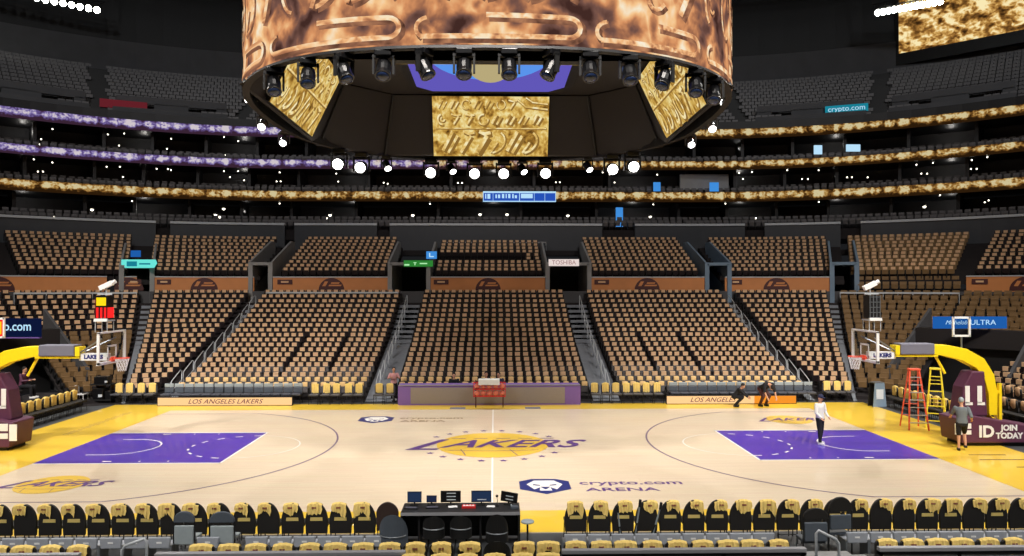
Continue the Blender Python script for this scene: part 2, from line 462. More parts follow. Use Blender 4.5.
# cross wall behind the lower block with advert panels
sweepobj('wall_cross_low', -76, 76, [(20.32, 3.6), (20.44, 3.6), (20.44, 5.2), (20.32, 5.2)], 'wall_dark')
# concourse fascia and floors
sweepobj('floor_concourse', -75, 75, [(27.5, 7.9), (29.2, 7.9), (29.2, 8.3), (27.5, 8.3)], 'tread')
for a0, a1 in ((-75, -36), (-34, -17.3), (-15.8, -9.2), (-8.2, 8.6), (11.2, 24.2), (27.2, 38.2), (41.0, 75)):
    o = sweepobj('wall_fascia', a0, a1, [(28.9, 8.2), (29.05, 8.2), (29.05, 10.35), (28.9, 10.35)], 'fascia')
    sweepobj('trim_3', a0, a1, [(28.80, 10.33), (29.12, 10.33), (29.12, 10.50), (28.80, 10.50)], 'rail')
sweepobj('floor_suite_low', -75, 75, [(29.1, 9.2), (37, 9.2), (37, 9.45), (29.1, 9.45)], 'tread')
sweepobj('floor_suite_riser', -75, 75, [(29.4, 9.45), (29.4, 10.02), (30.7, 10.02), (30.7, 10.4), (33, 10.4), (33, 9.45)], 'tread')
sweepobj('wall_suite_low', -75, 75, [(36.2, 9.45), (36.5, 9.45), (36.5, 12.5), (36.2, 12.5)], 'wall_dark')
LV = [(12.57, 13.37), (15.25, 15.95), (17.85, 18.6)]
for k, (z0, z1) in enumerate(LV):
    sweepobj('floor_suite_slab', -75, 75, [(31.95, z0 + .05), (37.5, z0 + .05), (37.5, z0 + .4), (31.95, z1 - .1)], 'truss')
    if k < 2:
        sweepobj('wall_suite', -75, 75, [(36.0, z0 + .4), (36.3, z0 + .4), (36.3, LV[k + 1][0] + .1), (36.0, LV[k + 1][0] + .1)], 'wall_dark')
sweepobj('wall_upper_front', -70, 70, [(32.6, 18.6), (32.9, 18.6), (32.9, 19.4), (32.6, 19.4)], 'truss')
# ribbon boards
def ribbon(k, m, label):
    z0, z1 = LV[k]
    b = MB(); sweep(b, -75, 75, [(31.7, z0), (31.95, z0), (31.95, z1), (31.7, z1)])
    o = b.build('ribbon_board', m)
    def f(c):
        if abs(c.x) <= 15.5: s = c.x
        else:
            q = math.atan2(abs(c.x) - 15.5, c.y - 4.5); s = math.copysign(15.5 + 31.7 * q, c.x)
        return (s, c.z)
    uv_world(o, f); return tag(o, label, 'LED ribbon board')
ribbon(0, 'ribbon_gold', 'long gold LED ribbon board, lowest of the three around the bowl')
ribbon(1, 'ribbon_mixed', 'middle LED ribbon board, violet turning to gold along its length')
ribbon(2, 'ribbon_top', 'topmost LED ribbon board, just below the upper deck seats')
# blue score section on the lowest ribbon
b = MB(); D = 62.6; x0, x1 = WX(483, D), WX(556, D)
sc_ = thing('score_strip', 'blue score strip set in the middle of the lowest gold ribbon', 'LED score display', (0, 36.12, 0))
b.box(x0, x1, 0, .06, LV[0][0] - .05, LV[0][1] + .02); b.build('panel', 'e_ribblue', sc_)
b = MB()
for (p, q) in ((0.0, .008), (.135, .14), (.495, .505), (.70, .705), (.845, .85), (.992, 1)):
    b.box(x0 + (x1 - x0) * p, x0 + (x1 - x0) * q, -.03, 0, LV[0][0] - .02, LV[0][1])
b.box(x0, x1, -.03, 0, LV[0][0] - .05, LV[0][0] + .03); b.box(x0, x1, -.03, 0, LV[0][1] - .12, LV[0][1] + .02)
b.box(x0 + (x1 - x0) * .52, x0 + (x1 - x0) * .68, -.03, 0, LV[0][0] + .25, LV[0][0] + .62)
b.build('frame_lines', 'e_lightblue', sc_)
b = MB(); W_ = x1 - x0
for (p, q, za, zb_) in ((.03, .045, .2, .6), (.06, .10, .2, .6), (.17, .19, .25, .55), (.205, .235, .25, .55), (.26, .29, .25, .6), (.31, .325, .25, .6), (.345, .375, .25, .6), (.40, .42, .25, .6), (.435, .465, .25, .5)):
    b.box(x0 + W_ * p, x0 + W_ * q, -.03, 0, LV[0][0] + za, LV[0][0] + zb_)
b.build('display_lettering', 'e_lightblue', sc_)

# ------------------------------------------------------------------ pillars / partition pieces of the suites
for k, (z0, z1) in enumerate([(9.45, 12.6), (13.3, 15.3), (15.9, 17.9)]):
    for i, a in enumerate((-60, -52, -44, -38, -31, -24, -17, -10.5, -3.6, 3.4, 9.8, 17, 24, 31, 38, 46, 54)):
        p, q = bp(33.4 if k == 0 else 33.2, a + (k - 1) * 1.1)
        b = MB(); T = Matrix.Translation(p) @ Matrix.Rotation(q, 4, 'Z')
        b.box(-.12, .12, -.3, 2.8, z0, z1, 0, T)
        struct(b.build('wall_suite_partition', 'truss'))

# ------------------------------------------------------------------ stadium seats
def seat_parts():
    back = MB()
    for (w, z0, z1, y0, y1) in ((.195, .42, .62, -.02, .03), (.19, .62, .80, .0, .05)):
        back.box(-w, w, y0, y1, z0, z1)
    back.box(-.17, .17, .01, .055, .80, .86)
    pan = MB(); T = Matrix.Translation((0, -.10, .40)) @ Matrix.Rotation(R(68), 4, 'X')
    pan.box(-.175, .175, -.02, .34, -.03, .03, 0, T)
    ped = MB(); ped.box(.200, .222, -.06, .05, 0, .60); ped.box(.195, .225, -.34, .03, .58, .62)
    ped.box(-.20, .20, -.03, .03, .36, .40); ped.box(-.225, -.195, -.05, .03, .36, .60)
    return back, pan, ped
def shirt_mb(w=.17, top=.86, thick=.05, fl=.26, bl=.16, seed=0, y=.025, nw=5):
    """a T-shirt laid over a chair back: outer and inner sheets swept across the width, hem uneven."""
    rnd = random.Random(seed); b = MB(); n = nw
    vs = []; prof_n = 0
    for i in range(n + 1):
        u = i / n * 2 - 1
        ed = abs(u) ** 2
        f = fl * (1 - .22 * ed + rnd.uniform(-.08, .08)); k = bl * (1 - .25 * ed + rnd.uniform(-.15, .15))
        tz = top + .012 - .02 * ed + rnd.uniform(-.004, .006); th = thick / 2
        x = u * w * (1 + rnd.uniform(-.03, .03))
        o = .012 + rnd.uniform(0, .008)
        prof = [(y - th - .004, top - f), (y - th - o, top - f), (y - th - o - .004, top - f * .5), (y - th - o, top - .01), (y - th * .5, tz + .012),
                (y + th * .5, tz + .012), (y + th + o, top - .01), (y + th + o + .006, top - k * .5), (y + th + o, top - k), (y + th + .004, top - k),
                (y + th + .002, top - .005), (y - th - .002, top - .005)]
        prof_n = len(prof)
        vs += [(x, a, c) for a, c in prof]
    fs = []
    for i in range(n):
        for j in range(prof_n):
            j2 = (j + 1) % prof_n
            fs.append((i * prof_n + j, i * prof_n + j2, (i + 1) * prof_n + j2, (i + 1) * prof_n + j))
    fs += [tuple(range(prof_n)), tuple(range(n * prof_n + prof_n - 1, n * prof_n - 1, -1))]
    b.add(vs, fs)
    return b

bk, pn, pd = seat_parts()
SEAT0 = thing('stadium_seat', 'seat', 'stadium seat')
bk.build('backrest', 'seat_dark', SEAT0, bevel=.008); pn.build('seat', 'seat_dark', SEAT0); pd.build('armrest_frame', 'black', SEAT0)
SHIRTS = [shirt_mb(.124 + .012 * (i % 2), .86, .055, .34, .15, 10 + i).mesh('draped_shirt', ['shirt_tan']) for i in range(5)]
SHIRTS_Y = [shirt_mb(.13 + .012 * (i % 2), .86, .055, .34, .15, 20 + i).mesh('draped_shirt', ['shirt_mid']) for i in range(4)]
for me in SHIRTS + SHIRTS_Y: me.polygons.foreach_set('use_smooth', [True] * len(me.polygons))
SG, HG = 'folding seats in the lower stands', 'shirts draped over the lower stand seats'
seat_used = [False]
STUFF_SEAT, STUFF_SHIRT = MB(), MB()
def seat_T(r, a, z):
    p, q = bp(r, a); p.z = z
    return Matrix.Translation(p) @ Matrix.Rotation(q, 4, 'Z'), p, q
def stuff_seat(r, a, z, shirt=True, mi=0, smi=0, sw=.125, low=False, wd=.195):
    T, p, q = seat_T(r, a, z)
    STUFF_SEAT.box(-wd, wd, 0, .05, .40, .84 if mi != 3 or not low else .66, mi, T)
    if not low:
        STUFF_SEAT.add([T @ Vector(v) for v in ((-.18, -.13, .38), (.18, -.13, .38), (.18, -.05, .40), (-.18, -.05, .40), (-.18, -.20, .66), (.18, -.20, .66), (.18, -.14, .68), (-.18, -.14, .68))],
                       [(0, 1, 2, 3), (4, 7, 6, 5), (0, 4, 5, 1), (1, 5, 6, 2), (2, 6, 7, 3), (3, 7, 4, 0)], mi)
        STUFF_SEAT.box(-.222, -.205, -.3, .04, .1, .6, 1, T)
    else:
        STUFF_SEAT.box(-.02, .02, -.3, .04, 0, .40, 1, T)
    if shirt:
        w = sw + random.uniform(-.01, .015); dx = random.uniform(-.025, .025); f = .33 + random.uniform(-.04, .03)
        STUFF_SHIRT.add([T @ Vector(v) for v in ((-w + dx, -.022, .86 - f), (w + dx, -.022, .86 - f * random.uniform(.85, 1.1)), (w + dx, -.03, .86), (-w + dx, -.03, .86),
                                          (-w + dx, .075, .70), (w + dx, .075, .72), (w + dx, .075, .87), (-w + dx, .075, .87))],
                        [(0, 1, 2, 3), (4, 7, 6, 5), (3, 2, 6, 7), (0, 4, 5, 1), (0, 3, 7, 4), (1, 5, 6, 2)], smi)
def real_seat(r, a, z, slabel, hlabel, yellow=False, shirt=True):
    T, p, q = seat_T(r, a, z)
    if not seat_used[0]:
        s = SEAT0; s.location = p; s.rotation_euler = (0, 0, q); s['label'] = slabel; s['group'] = SG; seat_used[0] = True
    else: dup(SEAT0, p, q, slabel, SG)
    if shirt and hlabel:
        o = bpy.data.objects.new('draped_shirt', random.choice(SHIRTS_Y if yellow else SHIRTS)); COL.objects.link(o)
        o.location = p + Vector((cos(q), sin(q), 0)) * random.uniform(-.025, .025) + Vector((0, 0, .0)); o.rotation_euler = (0, 0, q)
        tag(o, hlabel, 'shirt', HG)
    elif shirt:
        w = random.uniform(.118, .135); f = random.uniform(.29, .35)
        STUFF_SHIRT.add([T @ Vector(v) for v in ((-w, -.022, .86 - f), (w, -.022, .86 - f), (w, -.03, .86), (-w, -.03, .86), (-w, .075, .70), (w, .075, .72), (w, .075, .87), (-w, .075, .87))],
                        [(0, 1, 2, 3), (4, 7, 6, 5), (3, 2, 6, 7), (0, 4, 5, 1), (0, 3, 7, 4), (1, 5, 6, 2)], 0)

P_ = .445
for n in range(NA):
    r, z = rA(n), zA(n)
    # block behind the scorer table
    cols = 21
    for i in range(cols):
        a = -4.45 + i * (8.9 / (cols - 1)); 
        if n < 5:
            real_seat(r, a, z, f'dark folding seat, {ORD[i]} from green-sign aisle, {ORD[n]} row up, behind the scorer table',
                      f'gold shirt on {ORD[i]} seat from green-sign aisle, {ORD[n]} row, behind scorer table' if n < 3 else None, n < 2)
        else: stuff_seat(r, a, z)
    for s in (-1, 1):
        cols = 20
        for i in range(cols):
            wide = 3 <= n <= 10   # rows split by two narrow breaks
            a = s * (6.42 + (i * 8.2 / (cols - 1) + (.2 if i >= 5 else 0) + (.2 if i >= 10 else 0) if wide else i * 8.6 / (cols - 1)))
            # the two diagonal aisleless gaps that the empty shirtless seats make
            bare = False
            ais, land = ('green-sign', 'lit shot clock') if s < 0 else ('white-sign', 'stepladders')
            if n < 4 or (n == 4 and i < 17):
                real_seat(r, a, z, f'dark folding seat, {ORD[n]} row up, {ORD[i]} from {ais} aisle toward the {land}',
                          f'gold shirt, {ORD[n]} row, {ORD[i]} seat from {ais} aisle toward the {land}' if n < 2 else None, n < 2, shirt=not bare)
            else: stuff_seat(r, a, z, shirt=not bare)
    # wedge beyond the outer handrail
    for s in (-1, 1):
        arc0 = .75; arc1 = R(19.3) * r
        k = int((arc1 - arc0) / P_)
        for i in range(k):
            th = math.degrees((arc0 + (i + .5) * (arc1 - arc0) / k) / r)
            stuff_seat(r, s * (15.5 + th), z)
        # corner block, closed tan tip-up seats tightly spaced
        if n >= 1:
            th0, th1 = 21.5, 41.5
            k = int(R(th1 - th0) * r / .5)
            for i in range(k):
                th = th0 + (i + .5) * (th1 - th0) / k
                if s < 0 and n >= 12: stuff_seat(r, s * (15.5 + th), z)
                else: stuff_seat(r, s * (15.5 + th), z, mi=2, shirt=False)
        for (th0, th1) in (((41.8, 58.5),) if n >= 10 else ()):
            k = int(R(th1 - th0) * r / .5)
            for i in range(k):
                stuff_seat(r, s * (15.5 + th0 + (i + .5) * (th1 - th0) / k), z, mi=2 if s > 0 else 0, shirt=s < 0)
        k = int(R(26) * r / P_)
        for i in range(k): stuff_seat(r, s * (15.5 + 62 + (i + .5) * 26 / k), z, mi=0)
terrace('floor_terrace_lower', 40.0, 57.0, [(19.9, 4.5), (19.9, 5.0), (20.7, 5.0), (20.7, 5.35), (21.4, 5.35), (21.4, 4.5)])
for rr_, zz_ in ((20.5, 5.0), (21.2, 5.35)):
    th = 25.2
    while th < 41: stuff_seat(rr_, 15.5 + th, zz_, mi=2, shirt=False); th += math.degrees(.5 / rr_)
for m in range(NB):
    r, z = rB(m), zB(m)
    def run(a0, a1, **kw):
        k = int((a1 - a0) / P_)
        for i in range(k): stuff_seat(r, a0 + (i + .5) * (a1 - a0) / k, z, **kw)
    if m < 3 or 5 <= m < 9: run(-4.0, 3.4, smi=0)
    elif m < 9: run(2.2, 3.4)
    run(-14.5 + .02 * m, -7.4); run(6.8, 14.2)
    for s in (-1, 1):
        for (t0, t1) in ((2.2, 20.5), (23.5, 40), (43, 58), (61, 75)):
            k = int(R(t1 - t0) * r / P_)
            for i in range(k): stuff_seat(r, s * (15.5 + t0 + (i + .5) * (t1 - t0) / k), z, sw=.125, mi=2 if (s > 0 and 22 < t0 < 40) else 0)
# chairs in the suites
for (r, z, p) in ((30.0, 10.02, .5), (31.2, 10.4, .55), (32.6, 12.98, .55), (33.7, 13.3, .6), (32.6, 15.55, .55), (33.7, 15.85, .6)):
    a = -15.5
    while a < 15.5: stuff_seat(r, a, z, shirt=False, mi=3); a += p
    for s in (-1, 1):
        th = .5
        while th < 55: stuff_seat(r, s * (15.5 + th), z, shirt=False, mi=3); th += math.degrees(p / r)
# upper deck
for i in range(NC):
    r, z = rC(i), zC(i)
    gaps = [(-44.5, -42.5), (-26, -24.3), (-8, -6.9), (6.9, 8), (24.3, 26), (42.5, 44.5)]
    a = -15.5
    def okc(a): return not any(g0 <= a <= g1 for g0, g1 in gaps) and not (i < 3 and any(c - 3.6 < abs(a) < c + 3.6 for c in (34.5, 17, 52)))
    while a < 15.5:
        if okc(a): stuff_seat(r, a, z, shirt=False, mi=3, low=True, wd=.235)
        a += .55
    for s in (-1, 1):
        th = .3
        while th < 50:
            if okc(s * (15.5 + th)): stuff_seat(r, s * (15.5 + th), z, shirt=False, mi=3, low=True, wd=.235)
            th += math.degrees(.55 / r)
tag(STUFF_SEAT.build('stadium_seating', ['seat_dark', 'black', 'seat_tan', 'seat_far']), 'rows upon rows of dark seats filling the stands, suites and upper deck', 'seating', kind='stuff')
tag(STUFF_SHIRT.build('draped_shirts_in_stands', ['shirt_tan', 'shirt_tan']), 'tan and gold shirts draped over the seats higher up the stands', 'shirts', kind='stuff')

# ------------------------------------------------------------------ stairs in the aisles, handrails
def aisle(a0, a1, rf, zf, n, m='step', name='floor_aisle_steps'):
    top = []
    for i in range(n):
        r0 = rf(i) - .55; r1 = rf(i + 1) - .55; zc = zf(i); zn = zf(i + 1)
        top += [(r0, zc + .01), (r0 + (r1 - r0) / 2, zc + .01), (r0 + (r1 - r0) / 2, (zc + zn) / 2 + .01), (r1, (zc + zn) / 2 + .01)]
    b = MB(); sweep(b, a0, a1, top + [(top[-1][0], top[-1][1] - .5), (top[0][0], -.02 + zf(0) - .02)])
    return struct(b.build(name, m))
for a0, a1 in ((-6.15, -4.85), (4.85, 6.15)): aisle(a0, a1, rA, zA, NA - 1)
for s in (-1, 1):
    for (p, q) in ((15.3, 16.9), (35.0, 36.6)):
        aisle(min(s * p, s * q), max(s * p, s * q), rA, zA, NA - 1)
rail0 = thing('handrail', 'rail', 'handrail')
b = MB(); b.tube([(0, 0, 0), (0, 0, .92), (0, .08, 1.0), (0, 1.1, 1.42), (0, 1.25, 1.38), (0, 1.25, .4)], .022, 6); b.build('rail_tube', 'rail', rail0, smooth=True)
b = MB(); b.tube([(0, .0, .5), (0, 1.25, .92)], .016, 6); b.build('mid_bar', 'rail', rail0)
first = True
def put_rail(r, a, z, label, group):
    global first
    T, p, q = seat_T(r, a, z)
    if first: rail0.location = p; rail0.rotation_euler = (0, 0, q); tag(rail0, label, 'handrail', group); first = False
    else: dup(rail0, p, q, label, group)
for (a, nm, grp) in ((-15.35, 'outer aisle toward the lit shot clock', 'stair rails by the shot clock side aisle'), (15.35, 'outer aisle toward the stepladders', 'stair rails by the ladder side aisle'),
                     (-5.6, 'aisle under the green sign', 'stair rails in the green sign aisle'), (5.6, 'aisle under the white sign', 'stair rails in the white sign aisle')):
    for k in range(9):
        n = k * 2
        put_rail(rA(n) - .5, a, zA(n), f'steel handrail, {ORD[k]} hoop up the {nm}', grp)

# ------------------------------------------------------------------ cross wall advert panels with plaque and dark emblem
def curved_panel(mb, r, a0, a1, z0, z1, th=.06, mi=0): sweep(mb, a0, a1, [(r, z0), (r + th, z0), (r + th, z1), (r, z1)], mi)
PN = [(-75, -42.5, 'nearest the cyan-lettered corner board'), (-40.2, -37.7, 'short one beside the cyan sign'), (-35.2, -17.2, 'between cyan tunnel sign and grey concrete tunnel'),
      (-14.9, -6.95, 'one block toward the shot clock from the green sign'), (-4.4, 3.65, 'centred behind the scorer table'), (6.5, 14.4, 'one block toward the ladders from the white sign'),
      (16.3, 35.6, 'above the outer block on the ladder side'), (57.5, 75, 'at the far ladder-side corner')]
for a0, a1, where in PN:
    t = thing('advert_wall_panel', f'tan advert wall above the seats, {where}', 'advert panel', (0, 0, 0))
    b = MB(); curved_panel(b, 20.45, a0, a1, 5.2, 6.14, .15); b.build('panel', 'ad_wall', t)
    b = MB(); curved_panel(b, 20.4, a0, a1, 6.12, 6.19, .25); b.build('cap_rail', 'rail', t)
    w = 1.0 if abs(a0) < 16 else 2.4
    b = MB(); curved_panel(b, 20.40, a0 + .35 * w, a0 + .35 * w + 1.0 * (w if w < 2 else 2.4), 5.66, 5.98, .03); b.build('plaque', 'brown_red', t)
    b = MB(); curved_panel(b, 20.38, a0 + .35 * w + .25 * w, a0 + .35 * w + .75 * (w if w < 2 else 2.4), 5.77, 5.88, .02); b.build('plaque_number', 'shirt_tan', t)
    # dark emblem: ball silhouette with a slanting bar
    am = (a0 + a1) / 2; T, p, q = seat_T(20.43, am, 5.24)
    b = MB(); hw = .75
    b.prism([(-hw * cos(PI * k / 14) * 1.15, .02 + .84 * sin(PI * k / 14)) for k in range(15)][::-1], -.03, 0, 'y', 0, T)
    b.build('emblem', 'brown_red', t)
    b = MB()
    b.prism([(-.62, .30), (-.40, .30), (-.22, .62), (-.44, .62)], -.05, -.03, 'y', 0, T)
    b.prism([(-.20, .30), (.62, .30), (.70, .40), (-.14, .40)], -.05, -.03, 'y', 0, T)
    b.prism([(-.05, .46), (.5, .46), (.56, .56), (.0, .56)], -.05, -.03, 'y', 0, T)
    b.build('emblem_mark', 'ad_wall', t)

# ------------------------------------------------------------------ tunnels (vomitories)
def tunnel(a0, a1, z0=3.9, z1=6.95, m='concrete', wing=True):
    p0, q0 = bp(20.3, (a0 + a1) / 2)
    w = (bp(20.3, a1)[0] - bp(20.3, a0)[0]).length / 2
    T = Matrix.Translation(p0) @ Matrix.Rotation(q0, 4, 'Z')
    b = MB()
    b.box(-w - .1, -w + .05, 0, 6, z0, z1 + .1, 0, T); b.box(w - .05, w + .1, 0, 6, z0, z1 + .1, 0, T)
    b.box(-w - .1, w + .1, 0, 6, z1, z1 + .2, 0, T); b.box(-w, w, 0, 6, z0 - .1, z0, 0, T)
    struct(b.build('wall_tunnel', m))
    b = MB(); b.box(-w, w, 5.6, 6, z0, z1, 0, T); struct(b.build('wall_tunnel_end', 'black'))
    if wing:
        for s in (-1, 1):
            b = MB(); x = s * (w + .1)
            b.prism([(.0, z1 + .2), (0, z0 + 1.6), (-.0, z0), (6.0, z0), (6.0, z1 + 1.9), (5.0, z1 + 1.9)], min(x, x + s * .14), max(x, x + s * .14), 'x', 0, T)
            struct(b.build('wall_tunnel_side', m))
    return T
TG = tunnel(-6.9, -4.5); TW = tunnel(3.75, 6.4)
tunnel(-17.0, -14.9); tunnel(14.4, 16.2, m='concrete_blue')
TC = tunnel(-39.9, -35.4, z1=6.7, m='concrete'); tunnel(36.1, 39.8, m='concrete_blue')

def sign(name, label, cx, y, cz, w, h, bm_, tm, body=None, tsize=.4, rz=0, shear=0, d=.12, sx=1.0, frame=None, shape=None):
    t = thing(name, label, 'sign', (cx, y, cz), rz)
    b = MB()
    if shape: b.prism(shape, 0, d, 'y')
    else: b.box(-w / 2, w / 2, 0, d, -h / 2, h / 2)
    b.build('panel', bm_, t)
    if body: text_mesh('lettering', body, tsize, tm, (0, -.012, 0), (PI / 2, 0, 0), .004, shear=shear, sx=sx, parent=t)
    return t
yT = 24.7; D = 51.1
g = sign('tunnel_sign', 'green lit sign over the tunnel at the top of an aisle', WX(418.5, D), yT, WZ(263.5, D), 1.95, .42, 'e_green', 'e_greenl', None)
b = MB(); b.box(-.32, -.12, -.02, 0, .03, .08); b.box(-.25, -.19, -.02, 0, -.12, .05); b.box(.1, .6, -.02, 0, -.04, .04); b.box(-.93, -.6, -.02, 0, -.14, -.04)
b.build('lettering', 'e_greenl', g)
sign('tunnel_sign', 'white lit sign with TOSHIBA lettering over a tunnel', WX(564, D), yT, WZ(262.5, D), 2.05, .46, 'e_sign_white', 'e_sign_text', 'TOSHIBA', .42, sx=.95)
p, q = bp(20.0, -37.6)
c = sign('tunnel_sign', 'cyan lit arrow-ended sign over the corner tunnel', p.x + .1, p.y, 6.98, 2.3, .56, 'e_cyan', 'e_cyan_dark', None, rz=0.0,
     shape=[(-1.1, -.26), (.95, -.26), (1.15, 0.05), (1.05, .28), (-1.1, .28)])
b = MB(); b.box(-.75, -.1, -.02, 0, -.16, .16); b.box(.05, .75, -.02, 0, -.05, .05); b.build('lettering', 'e_cyan_dark', c)
sign('pictogram_sign', 'small blue lit pictogram sign beside the green tunnel sign', WX(431.5, D), yT + .1, WZ(255, D), .7, .5, 'e_blue', 'e_lightblue')
for o_ in [bpy.data.objects['pictogram_sign']]:
    b = MB(); b.box(-.16, -.08, -.02, 0, -.14, .14); b.box(-.08, .16, -.02, 0, -.14, -.07); b.build('pictogram', 'e_lightblue', o_)
sign('pictogram_sign', 'small blue lit sign just above the cyan tunnel sign', p.x - .25, p.y + .3, 7.65, .6, .42, 'e_bluesign', 'e_lightblue')
def lit_board(label, px, D, v, wpx, hpx, bm_, tm, body=None, ts=.4, rz=0, sx=1, name='lit_sign'):
    return sign(name, label, WX(px, D), D - 26.39, WZ(v, D), wpx * D / FPX, hpx * D / FPX, bm_, tm, body, ts, rz=rz, sx=sx)
lit_board('cyan lettered sign reading crypto.com on the upper deck wall', 851, 62, 106, 40, 7.5, 'e_cyan_dark', 'e_lightblue', 'crypto.com', .62, rz=-.4)
lit_board('dim red sign on the upper deck wall, opposite the cyan one', 127, 62, 106, 42, 8, 'e_dimred', 'e_sign_text', None, .4, rz=.42)
for (px, v, w, h, lb) in ((822, 148, 8, 9, 'small blue-white screen inside the suites, nearer the big hanging screen'), (858, 146, 14, 7, 'wide blue-white screen inside the suites below the upper cyan sign'),
                          (658, 186, 7, 9, 'small blue screen in the middle suites near the pale wall'), (716, 186, 9, 9, 'wedge-like blue screen in the suites under the pale wall'),
                          (620, 217, 7, 20, 'tall narrow blue lit panel in the lowest suites')):
    lit_board(lb, px, 62.2 if abs(px - 494) < 240 else 57.5, v, w, h, 'e_blue' if px < 800 else 'e_lightblue', 'e_white', name='suite_screen')
# pale wall inside the middle suites
b = MB(); D = 62.4; b.box(WX(685, D), WX(735, D), D - 26.39 + 1.2, D - 26.39 + 1.4, WZ(187, D), WZ(171, D)); struct(b.build('wall_suite_pale', 'concrete'))

# downlights and little lamps in the suites
def lamp_thing(name, mk, label, cat, group):
    t = thing(name, label, cat, (0, 0, 0), 0, group); mk(t); return t
def mk_down(t, e='e_down', s=1.5):
    b = MB(); b.lathe([(.10 * s, .04), (.12 * s, .0), (.12 * s, -.10 * s), (.09 * s, -.12 * s)], 10); b.build('housing', 'black', t)
    b = MB(); b.ball((0, -.05, -.12 * s), .085 * s, 0, 8); b.build('bulb', e, t, smooth=True)
dl = lamp_thing('downlight', mk_down, 'small bright downlight glowing inside the dark suites', 'lamp', 'pinpoint lamps inside the suites'); dl_used = False
dl_small = lamp_thing('downlight', lambda t: mk_down(t, 'e_down', .65), 'small bright downlight glowing inside the dark suites', 'lamp', 'pinpoint lamps inside the suites')
def put_down(px, v, src=None, first_=[True, True]):
    a = abs((px - 494.6) / FPX)
    # distance follows the bowl front, a little behind it
    D = 63.4
    for _ in range(12):
        X = abs(px - 494.6) * D / FPX
        rr = 32.9
        y = 4.5 + rr if X <= 15.5 else 4.5 + math.sqrt(max(1, rr ** 2 - (X - 15.5) ** 2))
        D = y + 26.39
    loc = (WX(px, D), D - 26.39, WZ(v, D) + .08)
    k = 0 if src is dl else 1
    if first_[k]: src.location = loc; first_[k] = False
    else: dup(src, loc)
big = [(97, 209), (218, 214), (226, 208), (331, 214), (413, 214), (480, 213), (507, 213), (568, 214), (651, 215), (757, 216), (930, 204), (222, 216), (327, 217)]
for px, v in big: put_down(px, v, dl)
small = [(2, 124), (47, 141), (58, 131), (45, 146), (50, 146), (112, 136), (128, 135), (123, 147), (174, 140), (170, 150), (226, 138), (240, 142), (227, 156), (40, 161), (44, 173), (49, 173), (58, 164),
         (106, 184), (124, 168), (127, 178), (111, 168), (160, 170), (171, 170), (174, 171), (226, 172), (232, 178), (240, 172), (246, 181), (281, 173), (278, 182), (282, 182), (339, 182), (337, 174), (384, 183),
         (388, 184), (373, 162), (458, 183), (462, 183), (556, 182), (560, 182), (615, 182), (610, 174), (658, 174), (603, 172), (741, 172), (745, 178), (754, 171), (790, 169), (822, 169), (805, 178), (811, 178),
         (851, 176), (856, 176), (922, 163), (939, 161), (927, 172), (933, 172), (979, 158), (978, 167), (984, 167), (995, 155), (872, 176), (136, 202), (281, 204), (430, 204), (654, 204), (727, 203), (822, 201), (946, 194),
         (992, 201), (996, 199), (176, 222), (172, 229), (168, 236), (805, 222), (810, 229), (812, 237), (315, 239), (345, 239), (394, 239), (433, 239), (549, 239), (60, 218), (55, 226), (627, 239)]
for px, v in small: put_down(px, v, dl_small)

# upper-deck vomitory blocks
for c in (-34.5, -52, 34.5, 52):
    p, q = bp(34.4, c); T = Matrix.Translation(p) @ Matrix.Rotation(q, 4, 'Z')
    b = MB(); b.box(-4.2, 4.2, 0, .3, 20.5, 21.1, 0, T); b.box(-4.2, -3.0, 0, .3, 19.0, 20.6, 0, T); b.box(-1.4, 1.2, 0, .3, 19.0, 20.6, 0, T); b.box(3.4, 4.2, 0, .3, 19.0, 20.6, 0, T)
    b.box(-4.3, 4.3, -1.2, 0, 19.0, 19.9, 0, T)
    struct(b.build('wall_upper_entry', 'wall_dark'))
for s in (-1, 1):
    for (p_, q_) in ((42.5, 44.5), (24.3, 26), (6.9, 8)):
        aisle(min(s * p_, s * q_), max(s * p_, s * q_), rC, zC, NC, 'black')

